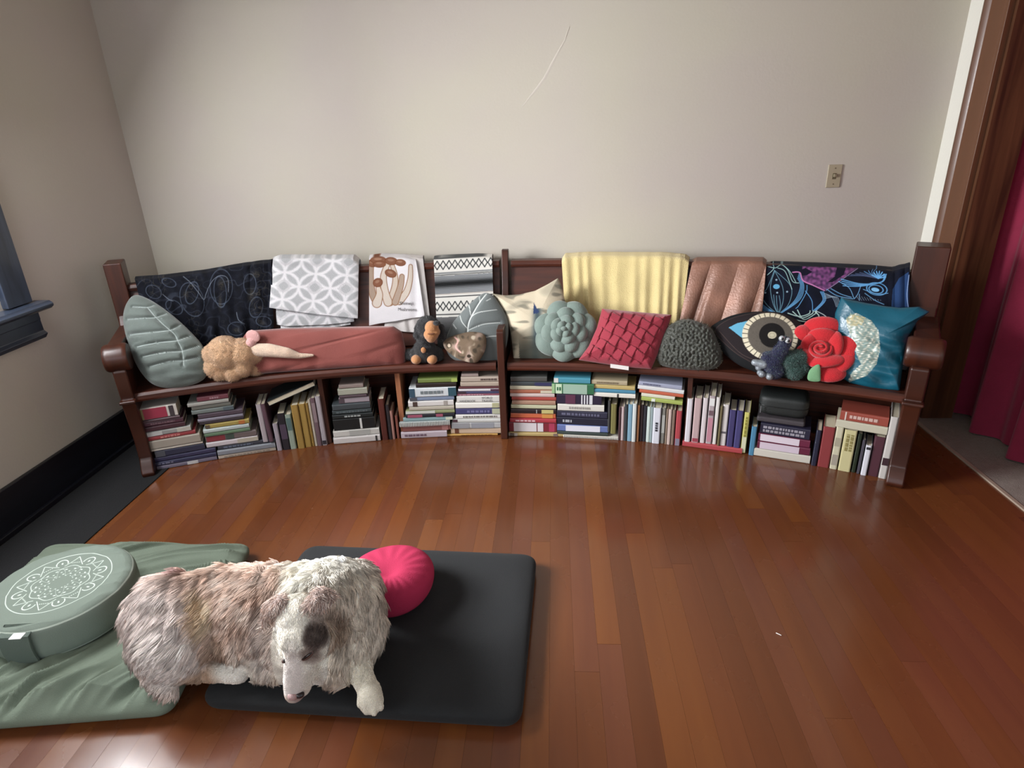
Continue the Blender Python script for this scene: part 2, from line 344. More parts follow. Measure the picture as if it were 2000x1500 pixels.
def end_panel(a, sgn, top, ptop):
    er, et = rad(a); ez = np.array([0, 0, 1.])
    prof = [(3.925, 0), (3.915, .02), (3.925, .05), (3.955, .09), (3.96, .2), (3.945, .3), (3.935, .37), (3.925, .40), (3.945, .415), (3.94, .44), (3.935, .5), (3.93, .56),
            (4.0, .62), (4.2, .625), (4.31, .66), (4.37, .75), (4.39, .84), (4.41, ptop), (4.475, ptop), (4.47, .8), (4.43, .6), (4.4, .3), (4.4, .1), (4.42, .05), (4.42, 0)]
    t0, t1 = (-.04, .018) if sgn < 0 else (-.02, .05)
    e = extrude('end_panel', prof, o_, er, ez, et, t0, t1, MPEND, pew, .008)
    # scrolled arm: a roll across the front of the arm
    cR, cz, r = 3.975, top-.068, .066; N_ = 28
    w0, w1 = (-.062, .04) if sgn < 0 else (-.05, .085)
    V = []; ts = [w0, w0+.01, w0+.02, (w0+w1)/2, w1-.02, w1-.01, w1]; rs = [r*.9, r*.98, r, r*.97, r, r*.98, r*.9]
    for t, rr in zip(ts, rs):
        for i in range(N_):
            b = 2*math.pi*i/N_; V.append(o_+er*(cR+rr*math.cos(b))+et*t+ez*(cz+rr*math.sin(b)))
    F = [tuple(f) for f in grid_faces(len(ts), N_, False, True)]+[tuple(range(N_))[::-1], tuple(range((len(ts)-1)*N_, len(ts)*N_))]
    V = np.array(V); uv = np.c_[np.tile(np.arange(N_)*.01, len(ts)), np.repeat(np.arange(len(ts))*.02, N_)]
    bevel_obj(fix_normals(mk('arm_scroll', V, F, MPEND, e, uv=uv)), .003)
    box('arm_rest', 3.98, 4.36, w0+.02, w1-.02, top-.03, top-.004, MPEND, e, .008, o_, (er, et, ez))
    box('back_post', 4.352, 4.485, (-.045 if sgn < 0 else -.08), (.035 if sgn < 0 else .052), .6, ptop+.004, MPEND, e, .006, o_, (er, et, ez))
    # ring mould on the front edge
    box('ring_moulding', 3.915, 3.96, t0-.006, t1+.006, .398, .414, MPEND, e, .006, o_, (er, et, ez))
end_panel(A0+.1, -1, .685, .985)
end_panel(A1-.0, 1, .69, .99)
er, et = rad(AM); ez = np.array([0, 0, 1.])
mid = extrude('centre_divider', [(3.945, 0), (3.945, .60), (3.96, .612), (4.16, .60), (4.29, .62), (4.34, .75), (4.375, .9), (4.39, .93), (4.43, .93), (4.445, .915), (4.43, .8), (4.36, .5), (4.31, .3), (4.31, 0)], o_, er, ez, et, -.018, .018, MPEND, pew, .004)
for a, m_, w, z1 in ((-12.85, MPEND, .012, .388), (-7.15, wood('lit_board_wood', '7A4A30', 'A87050', (3, 25, 1), .4, .1), .013, .388), (14.45, MPEND, .012, .388)):  # middle board coloured paler, the light on its edge painted in
    er, et = rad(a); box('support_board', 4.0, 4.28, -w, w, 0, z1, m_, pew, .002, o_, (er, et, ez))

# ---------------------------------------------------------------- books
GB = 'books stored under the pew'
RBK = 3.985
_pc = {}
def pm(hexc, rough=.45):
    k = hexc+str(rough)
    if k not in _pc:
        c_ = hx(hexc); k_ = .82 if c_.mean() < .6 else .62; c_ = (c_*k_+c_.mean()*(1-k_))*.97; _pc[k] = mat('cover_'+hexc.lower()+('' if rough == .45 else '_matt'), c_, rough)
    return _pc[k]
MPAGE = mat('book_pages', 'C9BFA8', .85, .4, 400)
def book(o, ex, ey, ez, L, T, D, hexc, label, bands=(), text=None, spiral=False, pages_out=False, kind='book'):
    """spine along ex (length L), thickness along ey (T), depth along ez (D); o is the spine's low corner"""
    root = thing('book', label, 'notebook' if spiral else 'book', o+ex*L/2+ez*.01, GB)
    c = min(.0022, T*.18); r = min(.006, T*.25)
    if pages_out:
        prof = [(0, 0), (D, 0), (D, T), (0, T), (0, T-c), (D-c, T-c), (D-c, c), (0, c)]
    else:
        prof = [(0, r), (.0015, r*.4), (r, 0), (D, 0), (D, c), (c*1.5, c), (c*1.5, T-c), (D, T-c), (D, T), (r, T), (.0015, T-r*.4), (0, T-r)]
    q = fix_normals(extrude('cover', prof, o, ez, ey, ex, 0, L, pm(hexc), root))
    s = .003; pz0, pz1 = (.003, D-c) if pages_out else (c*1.5, D-.004)
    if T-2*c > .001: box('page_block', s, L-s, c, T-c, pz0, pz1, MPAGE, root, 0, o, (ex, ey, ez))
    for f0, f1, bc in bands:
        box('spine_band', L*f0, L*f1, max(r*.5, T*.06), T-max(r*.5, T*.06), -.0012, .0015, pm(bc), root, 0, o, (ex, ey, ez))
    if text:
        f0, f1, tc, rows = text; V = []; F = []
        for rw in range(rows):
            yy = T*((rw+1)/(rows+1)); hh = T*(.16 if rows == 1 else .11); xx = L*f0
            while xx < L*f1:
                w = L*(.03+.06*random.random()); b = len(V)
                V += list(boxv(o, ex, ey, ez, xx, min(xx+w, L*f1), yy-hh, yy+hh, -.0018, .001)); F += [tuple(i+b for i in f) for f in BOXF]
                xx += w+L*.018
        mk('spine_title', V, F, pm(tc), root)
    if spiral:
        V = []; F = []; n = int(L/.0085)
        for i in range(n):
            xx = L*(i+.5)/n; b = len(V)
            V += list(boxv(o, ex, ey, ez, xx-.0015, xx+.0015, T*.08, T*.95, -.005, .004)); F += [tuple(j+b for j in f) for f in BOXF]
        mk('spiral_binding', V, F, mat('white_wire', 'D8D6D0', .4), root)
    return root
ORD = ['first', 'second', 'third', 'fourth', 'fifth', 'sixth', 'seventh', 'eighth', 'ninth', 'tenth', 'eleventh', 'twelfth', 'thirteenth', 'fourteenth', 'fifteenth', 'sixteenth', 'seventeenth']
def parse_bands(s):
    return [(float(a), float(b), c) for a, b, c in (q.split(':') for q in s.split(',') if q)]
def pile(where, xm, rows, zbase=0., tilt=0., dR=0.):
    """rows (top to bottom): x0 x1 ytop ybottom hex | look | bands | text | flags"""
    n = len(rows); z0 = zbase; rr = []
    for i, rw in enumerate(rows[::-1]):
        p = [q.strip() for q in rw.split('|')]; x0, x1, yt, yb, hexc = p[0].split()
        x0, x1, yt, yb = map(float, (x0, x1, yt, yb)); ztop = cyl(xm, yt, RBK)[1]
        T = max(ztop-z0, .004); ym = (yt+yb)/2
        a0 = cyl(x0, ym+(xm-x0)*.0, RBK)[0]; a1 = cyl(x1, ym, RBK)[0]; am = (a0+a1)/2; L = RBK*math.radians(a1-a0)
        er, et = rad(am+rng.normal()*.5); ey = ez.copy()
        if tilt:
            et_, ey = et*math.cos(tilt)+ez*math.sin(tilt), ez*math.cos(tilt)-et*math.sin(tilt); et = et_
        zz = z0
        o = o_+rad(am)[0]*(RBK+dR+rng.normal()*.003)-et*L/2+ez*zz
        if tilt: o = o-ez*0
        D = min(max(.13, L*.72), .215) if L < .3 else .21
        D = min(D, 4.265-RBK-.02)
        flags = p[4] if len(p) > 4 else ''
        tx = None
        if len(p) > 3 and p[3]:
            t = p[3].split(':'); tx = (float(t[0]), float(t[1]), t[2], int(t[3]))
        pos = 'beneath' if n == 1 else 'top of' if i == n-1 else ('bottom of' if i == 0 else ORD[n-1-i]+' from top in')
        bk = book(o, et, ey, er, L, T-.0004, D, hexc, f"{p[1]}, {pos} {where}", parse_bands(p[2]) if len(p) > 2 else (), tx, 'S' in flags, 'P' in flags)
        rr.append((bk, o, et, ey, er, L, T)); z0 = ztop
    return rr[::-1]
def row(where, rows, zbase=0., yb=None):
    """standing books, left to right: x0 x1 (at mid height) ytop ybottom hex | look | bands | text | flags ; lean in degrees as 6th number"""
    for i, rw in enumerate(rows):
        p = [q.strip() for q in rw.split('|')]; w = p[0].split(); x0, x1, yt, yb = map(float, w[:4]); hexc = w[4]; lean = float(w[5]) if len(w) > 5 else 0
        zb = float(w[6]) if len(w) > 6 else zbase
        ym = (yt+yb)/2; a0 = cyl(x0, ym, RBK)[0]; a1 = cyl(x1, ym, RBK)[0]; am = (a0+a1)/2; T = RBK*math.radians(a1-a0)
        xt = (x0+x1)/2; zt = cyl(xt, yt, RBK)[1]; L = max(min(zt, .383)-zb, .05)
        er, et = rad(am); lr = math.radians(lean); up = ez*math.cos(lr)+et*math.sin(lr); sd = et*math.cos(lr)-ez*math.sin(lr)
        o = o_+er*(RBK+rng.normal()*.004)-sd*T/2+ez*(zb+(abs(math.sin(lr))*T/2+.0005))-up*0-et*math.sin(lr)*L/2
        D = min(max(.13, L*.72), 4.265-RBK-.02)
        tx = None
        if len(p) > 3 and p[3]:
            t = p[3].split(':'); tx = (float(t[0]), float(t[1]), t[2], int(t[3]))
        flags = p[4] if len(p) > 4 else ''
        book(o, up, -sd if False else sd, er, L/math.cos(lr)-.002, max(T-.0006, .004), D, hexc, f"{p[1]}, {ORD[i]} from left {where}", parse_bands(p[2]) if len(p) > 2 else (), tx, False, 'P' in flags)
pile('leftmost stack', 345, [
 '264 346 788 811 C8BDB0|white book with red spine panel|0:.16:8E8454,.16:.74:A02840,.8:.92:40363A',
 '275 352 811 816 4A3038|thin brown pamphlet',
 '275 358 816 825 5A3040|maroon hardcover||.2:.8:7A5A62:1',
 '278 362 825 835 48242E|dark maroon book',
 '279 374 835 845 8C8C88|grey and white paperback|0:.38:B4B4B0,.7:1:B0A898',
 '281 383 845 853 9C3034|thin red paperback||.3:.7:C87870:1',
 '285 393 853 870 9A9082|thick beige hardcover',
 '292 398 870 874 C4B8A4|thin cream booklet',
 '301 402 874 887 2A2C44|rounded navy book|0:.2:4A4C54',
 '300 424 887 896 2C2A4C|indigo blue book',
 '300 426 896 904 26284A|dark blue paperback||.05:.3:6A6A80:1',
 '305 427 904 912 6C6478|thin grey-lilac magazine|.5:.68:B8B8B8'], dR=-.004)
pile('second stack from left', 430, [
 '383 446 770 780 7A3844|short maroon book||.4:.7:A88088:1',
 '364 447 780 787 9A9890|thin pale grey book',
 '372 451 787 795 6E6E64|olive grey paperback',
 '372 457 795 804 6A7470|green grey book|.75:1:4C5A60',
 '385 475 804 814 4E3E4A|dusky purple book',
 '385 476 814 820 76707E|thin lavender grey book',
 '388 477 820 826 34262E|thin blackish book',
 '400 488 826 835 A08A3C|mustard yellow book with orange mark|.76:.9:B86428,0:.1:5A4A3A',
 '396 488 835 843 A4B4B0|pale teal paperback',
 '398 490 843 850 5E7C5C|green paperback',
 '400 502 850 862 6A5A58|red and grey spined book|.02:.38:882C34,.4:.56:3A4A40',
 '402 506 862 872 BDB0B4|white and lilac paperback|.6:1:B0A48C',
 '425 540 872 880 30323E|long dark wide-format book||.1:.6:5E6A80:1',
 '425 541 880 890 7C8088|long grey magazine',
 '427 542 890 901 BCA890|long cream magazine at floor||.1:.9:8E8070:1'])
ztop_ = cyl(500, 866, RBK)[1]
row('of the lilac and black row', [
 '506 517 789 864 A8989E 0 %.3f|lilac grey standing book' % ztop_,
 '517 526 787 862 5A3C48 -2 %.3f|mauve standing book' % ztop_,
 '537 547 826 884 9C929C 0|lilac spotted standing booklet',
 '547 562 806 882 1E1A22 0|black standing book with purple cover|.3:.7:4A3A4E',
 '562 574 808 879 8C9C8A 0|pale sage standing book|.55:.9:4E6A68'])
row('of the gold and grey row', [
 '575 589 789 874 A07C34 0|mustard gold upright magazine box', '589 602 788 873 A88438 0|thick gold upright book', '602 608 787 871 94702C 0|thin dark gold book',
 '608 613 779 871 B8A890 0|thin cream upright book', '613 622 776 871 6A5058 0|mauve brown upright book|.5:.9:8A7478', '622 632 773 870 A89CA4 0|pale lilac upright book|.02:.1:2A242C'])
# slanted book on the gold ones
aS0, zS0 = cyl(527, 803, RBK); aS1, zS1 = cyl(611, 768, RBK); pS0 = pol(aS0, RBK+.005, .258); pS1 = pol(aS1, RBK+.005, .338)
ex_ = nrm(pS1-pS0); er_ = rad((aS0+aS1)/2)[0]; ey_ = nrm(np.cross(ex_, er_)); ey_ = ey_ if ey_[2] > 0 else -ey_
book(pS0, ex_, ey_, nrm(er_-ex_*(er_@ex_)), .26, .026, .19, '20282A', 'dark green book lying slanted with white page edges showing, above the gold books', (), None, False, True)
pile('stack of black and grey books', 715, [
 '661 709 749 757 8E7C74|taupe paperback', '659 717 757 770 9C9C8A|pale olive hardcover', '662 716 770 775 4C3840|thin mauve book',
 '661 721 775 786 9A8C94|pale lilac box-like book|.0:.18:4E3E46', '648 723 786 798 3C4448|slate grey book', '648 725 798 806 303C3E|dark slate book||.1:.9:586468:1',
 '648 728 806 815 182020|thin black book with pale line||.3:.7:9CA4A0:1', '650 732 815 838 101414|thick black binder with white tag|.64:.69:D4D4CC',
 '650 741 838 850 C4C0B6|white hardcover with grey panel|.35:.8:A8A8A0', '651 743 850 863 C8C0BC|white-grey thick paperback|.9:.94:303030'])
row('between the stack and the pale board', [
 '742 754 778 857 5A2218 0|tall reddish brown standing book', '756 763 790 856 282428 0|narrow black standing book', '764 769 802 855 A87468 0|thin pinkish standing book', '773 778 812 854 8A4A3C 0|thin terracotta standing booklet'])
pile('stack right of pale board', 840, [
 '816 893 739 748 6E8038|moss green paperback|.85:1:9CB04C', '812 891 748 757 261A16|dark brown paperback', 
 '799 891 757 775 C4CCD0|white book with teal spine ends|0:.12:2E4C60,.83:1:285060|.24:.72:6A7478:1', '800 887 775 783 7484A0|thin blue-grey book|0:.16:4A4C54',
 '797 886 783 794 D0CAC4|white book with brown square|.1:.2:4A3830,.78:.86:A09890', '799 887 794 801 B0A48C|beige paperback',
 '792 888 801 808 8C9464|olive and white paperback|0:.6:C0C4B8', '792 888 808 815 20202A|thin black and pink book|.04:.34:A04A62,.62:.76:A04A62',
 '787 884 815 822 7FA0A4|pale teal magazine|.86:1:C8D0B0', '780 879 822 831 98A8A8|spiral bound teal notebook|||S', '786 880 831 842 8A4E48|dusty red paperback|.82:.95:A86C68', '783 873 842 853 BCA8B4|pale lilac paperback||.08:.55:705868:1'])
H = pile('stack left of middle divider', 938, [
 '901 934 730 736 9A8880|short taupe pamphlet', '900 977 736 746 A89888|beige paperback with dark title||.5:.92:5A4A44:1', '899 977 746 755 A89684|tan unmarked paperback',
 '896 978 755 759 5A2C30|thin maroon booklet', '895 978 759 764 C4BCC0|thin white and mauve book|.76:1:4E2C44', '893 978 764 769 3C3E64|thin navy magazine|0:.2:3A2830',
 '893 978 769 773 8E4A5C|thin rose pink book||.05:.6:C890A0:1', '892 979 773 786 CCC8C0|white travel handbook with grey lettering', '890 979 786 797 DCD8CC|white hardcover with olive tag|.8:.95:B4B078',
 '890 979 797 809 3C3A6E|indigo paperback with pale oval|.8:.97:B0B48C|.25:.75:6A6898:1', '890 979 809 818 DCD8D0|bright white book||.16:.9:78746C:1', '884 978 818 825 C4C4BE|off-white paperback|0:.1:4A3038',
 '882 978 825 837 AEAEAE|silver grey book|.0:.36:909094,.4:.86:8E9098', '880 978 837 848 CFA882|peach hardcover|.08:.16:6A3824', '870 972 848 854 CC9C4A|thin yellow-orange book||.3:.9:8A5A28:1'])
def font_text(s, o, ex, ey, enrm, h, m, parent, name='lettering', surf=None, width=None):
    cu = bpy.data.curves.new('t', 'FONT'); cu.body = s; cu.size = 1; cu.extrude = 0; cu.resolution_u = 3
    ob = bpy.data.objects.new('t', cu); COL.objects.link(ob); bpy.context.view_layer.update()
    me = bpy.data.meshes.new_from_object(ob.evaluated_get(bpy.context.evaluated_depsgraph_get()))
    bpy.data.objects.remove(ob); P = np.array([v.co[:] for v in me.vertices]); F = [tuple(p.vertices) for p in me.polygons]
    bpy.data.meshes.remove(me)
    sc = h/.7; sx_ = sc if width is None else width/P[:, 0].max()
    if surf is None: V = o+np.outer(P[:, 0]*sx_, ex)+np.outer(P[:, 1]*sc, ey)+enrm
    else: V = surf(P[:, 0]*sx_, P[:, 1]*sc)
    return mk(name, V, F, m, parent)
bk, o, ex, ey, er, L, T = H[7]
for s, f, r_, w in (('HANDBOOK', .06, 0, .36), ('WORLD', .56, 1, .24), ('TRAVEL', .56, 0, .26)):
    font_text(s, o, ex, ey, np.array([0, 0, 0])+o*0-er*.0015+ey*(T*(.12+.44*r_))+ex*(L*f), T*.32, pm('55585A'), bk, 'spine_lettering', None, L*w)
pile('stack right of middle divider', 1040, [
 '997 1068 736 746 4A4A46|dark grey paperback', '997 1078 746 754 3A4042|dark slate book with navy end|.58:1:2C2E58', '996 1078 754 762 C0B48E|cream paperback', '996 1079 762 769 A85C40|rust and cream book|.72:1:C8B898',
 '996 1083 769 776 C4A8A0|pale pink book', '999 1086 776 783 A83A30|thin red hardcover', '1000 1085 783 791 A07860|brown kraft paper book', '998 1086 791 799 B8B888|pale yellow green book', '998 1086 799 808 241418|black book with yellow sticker|.68:.94:C8B858,.56:.58:A0A0A0',
 '997 1085 808 818 CC5C34|orange hardcover|.7:.94:D08838', '996 1086 818 826 B02C38|red book with pink title||.12:.55:E0A8B0:1', '994 1087 826 845 84202C|crimson book with white label|.1:.58:D0C4C8,.6:.72:D0C4C8,.84:.96:B03050', '994 1100 845 857 B49A5C|tan gold book on floor|.0:.16:C0B0A0,.02:.1:7A6458,.82:.9:7A6458'])
pile('stack under the teal book', 1130, [
 '1082 1153 738 749 3A8AA0|teal blue book with white oval|0:.12:C8C8C0', '1078 1160 749 770 2C6A42|thick green book with pale labels|.0:.07:8CB47C,.09:.24:B8D8A8,.27:.84:8CB498|.12:.22:2C6A42:1',
 '1087 1175 770 790 241A34|dark purple book with white lettering|.2:.42:5A2A44,.55:.58:C8C8D0,.61:.64:C8C8D0,.67:.7:C8C8D0,.73:.8:C8C8D0', '1089 1180 790 803 CFCABC|cream white hardcover||.25:.7:94908A:1',
 '1087 1186 803 816 28283E|blue-black book||.1:.85:5A5A74:1', '1087 1187 816 831 1C1C30|navy black book||.12:.3:9CA0AC:1', '1088 1188 831 844 5A6CA8|blue book with white panel|.17:.84:D0D0E0', '1088 1187 844 850 303C38|thin dark green book',
 '1100 1208 850 862 CFC8B8|white spiral bound notebook|||S'])
row('under the short flat stack', [
 '1187 1192 782 850 3C3C3C 0 .045|dark grey standing book', '1193 1204 789 852 76703A 0 .035|olive standing book', '1208 1213 795 861 4A3034 0|dark plum standing book', '1213 1219 794 861 BC9C9C 0|pale pink standing book',
 '1219 1226 789 862 2E3438 0|charcoal standing book', '1226 1235 789 862 6E98B0 0|light blue standing book', '1235 1243 787 863 C0C8C4 0|white standing book'])
row('under the slanting flat stack', [
 '1244 1249 791 864 8E5A34 0|orange brown standing book', '1249 1256 791 864 2E2024 0|dark brown standing book', '1256 1263 793 865 22222C 0|black standing book', '1263 1270 795 866 B8CCC4 0|mint white standing book', '1270 1275 795 866 86989A 0|thin grey-green standing book',
 '1275 1290 796 868 C8CAD8 0|white standing book with tiny title||.35:.6:30303C:1', '1291 1299 797 867 7A7870 0|grey patterned standing book|.3:.8:A0A098', '1300 1304 798 868 86705E 0|thin taupe standing book', '1304 1311 799 869 C4A498 0|pinkish beige standing book',
 '1312 1318 800 869 7A6254 0|brown standing book', '1319 1330 802 872 B03840 0|red standing book with grey foot|.0:.2:7A7488'])
zk = cyl(1200, 778, RBK)[1]
pile('flat stack right of green book', 1200, [
 '1155 1225 744 753 A89878|beige paperback||.15:.75:7A6A50:1', '1160 1240 753 761 B49C5A|tan and gold paperback', '1160 1241 761 768 3C80A0|sky blue book', '1160 1241 768 777 D6D0C0|white book with black dot|.56:.6:303030'], zbase=cyl(1200, 777, RBK)[1])
pile('slanting flat stack', 1290, [
 '1247 1332 749 757 8E94B4|pale blue book||.1:.5:5A5E78:1', '1245 1336 757 765 C8C8C8|white paperback with blue edge', '1248 1335 765 772 C05638|orange red book', '1252 1318 772 779 D0CCB0|cream booklet', '1252 1333 779 788 9CAC4C|lime green book|.25:.34:D0D8C8'],
 zbase=cyl(1290, 788, RBK)[1]+.004, tilt=-.05)
zr = cyl(1390, 866, RBK)[1]
pile('row of white and violet standing books', 1390, ['1332 1450 868 882 B03A40|long red book lying flat,'], zbase=0)
zr = cyl(1390, 868, RBK)[1]
row('on the long red book', [
 '1340 1351 778 860 CBC4CC 0 %.3f|white rounded book' % zr, '1354 1368 777 861 BC9494 0 %.3f|dusty pink book|.02:.1:9C3848' % zr, '1370 1380 777 863 CCBEC0 0 %.3f|white and pink book' % zr, '1382 1394 773 866 A89498 0 %.3f|pictorial grey-pink book|.05:.55:B87888,.6:.7:6A5058,.8:.95:D0D0CC' % zr,
 '1395 1403 776 868 D2CCC6 0 %.3f|narrow white book|' % zr, '1404 1409 792 870 6A5E3C 0 %.3f|thin olive brown book' % zr, '1409 1421 790 872 CCC4C0 0 %.3f|white book with small emblem|.3:.35:605A60' % zr,
 '1422 1435 800 874 3A3468 0 %.3f|violet hardcover' % zr, '1436 1449 801 876 3C3870 0 %.3f|deep violet twin hardcover' % zr, '1450 1461 805 881 D0C848 0 .004|bright yellow book|.02:.4:C8C89C|.4:.9:8A8430:1'])
row('just right of the yellow book', ['1465 1476 832 893 3C7AA0 0|steel blue standing book'])
pile('stack under the black zip case', 1530, [
 '1484 1583 832 853 1E1C34|navy book with grey lettering|.02:.02:1E1C34|.06:.9:8C8894:2', '1480 1583 853 868 6A1A38|maroon book with white spine panel|.04:.8:D0BCCC', '1478 1583 868 883 641834|plum book with white spine panel|.05:.8:C8B0C4', '1471 1583 883 905 C4BCAA|thick cream book|||'])
row('in the rightmost row', [
 '1589 1600 838 914 1A1C34 0|navy standing book', '1601 1625 832 924 8A2E30 0|thick red cloth book', '1626 1641 832 928 C4BC94 0|cream and grey standing book|.1:.35:9A9080,.55:.75:A09880', '1642 1667 838 934 C8BC74 0|wide pale yellow book||.5:.9:8A7E44:2',
 '1668 1677 846 938 1E2A16 0|dark green standing book', '1678 1684 857 938 44404C 0|thin grey standing book', '1685 1697 867 939 C8C8D4 0|narrow white standing book|.86:.94:2A2A30', '1700 1722 852 942 4E2430 0|thick maroon standing book', '1727 1743 812 942 C0B8B0 0|white book with dark band|.22:.34:3A2028'])
pile('leaning pair at right end', 1683, [
 '1640 1737 808 827 9C4030|brick red book with round portrait cover|.1:.13:D0B8A8|.2:.8:D0A090:1', '1631 1735 827 841 C0B898|cream hardcover'], zbase=cyl(1683, 843, RBK)[1])
# portrait print on top of the brick red book: a plain oval, printed on its cover
# black zip case and flat black case on the stack
zc0 = cyl(1530, 832, RBK)[1]; am_ = cyl(1527, 830, RBK)[0]; er, et = rad(am_); oo = o_+er*(RBK+.01)+ez*zc0
fc = thing('flat_case', 'flat dark grey pouch lying between the books and the zip case', 'case', oo)
bevel_obj(box('pouch', -.115, .1, 0, .18, .0005, .028, mat('grey_pouch_fabric', '3A3438', .7, .3, 300), fc, 0, oo, (et, er, ez)), .01, 3)
zc = thing('zip_case', 'boxy black zipped travel case on top of the books, right half of pew', 'case', oo+ez*.03)
def rbox(name, sx_, sy_, sz_, o, B, m, parent, n=5, e=6):
    """rounded soft box as a superellipsoid"""
    U, V_ = np.meshgrid(np.linspace(-math.pi/2, math.pi/2, 25), np.linspace(-math.pi, math.pi, 49)[:-1], indexing='ij')
    f = lambda v, p: np.sign(v)*np.abs(v)**(2/p)
    X = f(np.cos(U), e)*f(np.cos(V_), e); Y = f(np.cos(U), e)*f(np.sin(V_), e); Z = f(np.sin(U), e)
    P = np.stack([X*sx_, Y*sy_, Z*sz_], -1).reshape(-1, 3)@np.array(B)+o
    return mk(name, P, grid_faces(25, 48, False, True), m, parent, smooth=True)
MZC = mat('black_case_nylon', '1A1E1D', .55, .2, 250)
rbox('case_body', .112, .09, .053, oo+ez*.083+er*.1-et*.004, (et, er, ez), MZC, zc, e=5)
rbox('zip_welt', .114, .092, .004, oo+ez*.083+er*.1-et*.004, (et, er, ez), mat('case_zip', '0A0C0C', .4), zc, e=5)
box('zip_pull', -.105, -.1, -.004, .0, .05, .085, mat('pull_metal', '8A8E90', .3, metal=.8), zc, .001, oo, (et, er, ez))
# ---------------------------------------------------------------- textile helpers
def snoise(x, y, seed=0, f=1.0, n=7):
    r = np.random.default_rng(seed); s = 0
    for i in range(n):
        a = r.random()*6.283; ff = f*(.5+1.3*r.random()); s = s+np.sin((x*math.cos(a)+y*math.sin(a))*ff+r.random()*6.283+.8*np.sin((x*math.sin(a)-y*math.cos(a))*ff*.7+r.random()*6))
    return s/n
def sdist(P, poly, closed=False):
    poly = np.asarray(poly, float); 
    if closed: poly = np.vstack([poly, poly[:1]])
    d = np.full(len(P), 1e9)
    for a, b in zip(poly[:-1], poly[1:]):
        ab = b-a; t = np.clip(((P-a)@ab)/max(ab@ab, 1e-9), 0, 1); q = P-a-t[:, None]*ab
        d = np.minimum(d, np.hypot(q[:, 0], q[:, 1]))
    return d
def put(C, mask, col):
    m = np.clip(mask, 0, 1)[:, None]; C[:] = C*(1-m)+np.asarray(col if not isinstance(col, str) else hx(col))*m
def stroke(C, P, poly, w, col, closed=False): put(C, (w/2+.5-sdist(P, poly, closed)), col)
def inpoly(P, poly):
    poly = np.asarray(poly, float); x, y = P[:, 0], P[:, 1]; c = np.zeros(len(P), bool); j = len(poly)-1
    for i in range(len(poly)):
        xi, yi = poly[i]; xj, yj = poly[j]
        if yi != yj: c ^= ((yi > y) != (yj > y)) & (x < (xj-xi)*(y-yi)/(yj-yi)+xi)
        j = i
    return c.astype(float)
def fillp(C, P, poly, col): put(C, inpoly(P, poly), col)
def ell(C, P, cx, cy, rx, ry, col, ang=0, ring=None):
    a = math.radians(ang); dx, dy = P[:, 0]-cx, P[:, 1]-cy
    u = (dx*math.cos(a)+dy*math.sin(a))/rx; v = (-dx*math.sin(a)+dy*math.cos(a))/ry; r = np.hypot(u, v); k = min(rx, ry)
    if ring: put(C, ring/2+.5-abs(r-1)*k, col)
    else: put(C, (1-r)*k+.5, col)
def catmull(p, n=16, closed=True):
    p = np.asarray(p, float); N = len(p); out = []
    rngi = range(N if closed else N-1)
    for i in rngi:
        if closed: a, b, c, d = p[(i-1) % N], p[i], p[(i+1) % N], p[(i+2) % N]
        else: a, b, c, d = p[max(i-1, 0)], p[i], p[i+1], p[min(i+2, N-1)]
        for t in np.arange(n)/n: out.append(.5*((2*b)+(-a+c)*t+(2*a-5*b+4*c-d)*t*t+(-a+3*b-3*c+d)*t**3))
    if not closed: out.append(p[-1])
    return np.array(out)
def resample(p, n):
    q = np.vstack([p, p[:1]]); s = np.r_[0, np.cumsum(np.hypot(*np.diff(q, axis=0).T))]; t = np.linspace(0, s[-1], n+1)[:-1]
    return np.c_[np.interp(t, s, q[:, 0]), np.interp(t, s, q[:, 1])]
class Plane:
    """a leaning plane standing on the seat: origin p, ex sideways, up, n towards the room"""
    def __init__(s, p, a, tilt=18, yaw=0):
        er, et = rad(a+yaw); t = math.radians(tilt); s.p = np.asarray(p, float)
        s.ex = et; s.up = ez*math.cos(t)+er*math.sin(t); s.n = -er*math.cos(t)+ez*math.sin(t)
    def hit(s, P):
        q = ray(P[..., 0], P[..., 1]); t = ((s.p-[0, 0, EYE])@s.n)/(q@s.n); return q*t[..., None]+[0, 0, EYE]
def on_seat(x, y, tilt=18, yaw=0, z=.43, back=0.):
    p = atz(x, y, z); a = math.degrees(math.atan2(p[0]-CX, p[1]-CY)); p = p+rad(a)[0]*back
    return Plane(p, a, tilt, yaw)
class Floor:
    def __init__(s, z): s.z = z; s.n = ez; s.p = np.array([0, 0, z])
    def hit(s, P): return atz(P[..., 0], P[..., 1], s.z)
def cushion(name, out, pl, thick, m, colf, hf=None, parent=None, n=2.4, mm=1.7, nt=160, nr=44, smooth=False, c=None, push=.38, back=None, world=False):
    out = np.asarray(out, float)
    if smooth: out = catmull(out)
    out = resample(out, nt); c = out.mean(0) if c is None else np.asarray(c, float)
    r = np.sin(np.linspace(0, math.pi/2, nr))**.8; r[0] = 0
    PX = (c+(out[None]-c)*r[:, None, None]).reshape(-1, 2); RR = np.repeat(r, nt)
    base = pl.hit(PX) if not world else np.c_[PX, np.full(len(PX), pl.z)]
    t = thick*(1-RR**n)**(1/mm)
    h = hf(PX, RR) if hf else 0
    N_ = pl.n
    Vf = base+np.outer(t*push+h*np.minimum((1-RR)*8, 1), N_); k = nt
    Vb = base-np.outer(t*(1-push), N_)
    F = grid_faces(nr, nt, False, True)
    V = np.vstack([Vf, Vb]); Fb = F[:, ::-1]+len(Vf); C = colf(PX); Cb = C.copy() if back is None else np.tile(hx(back), (len(Vb), 1))
    return mk(name, V, np.vstack([F, Fb]), m, parent, col=np.vstack([C, Cb]), smooth=True)
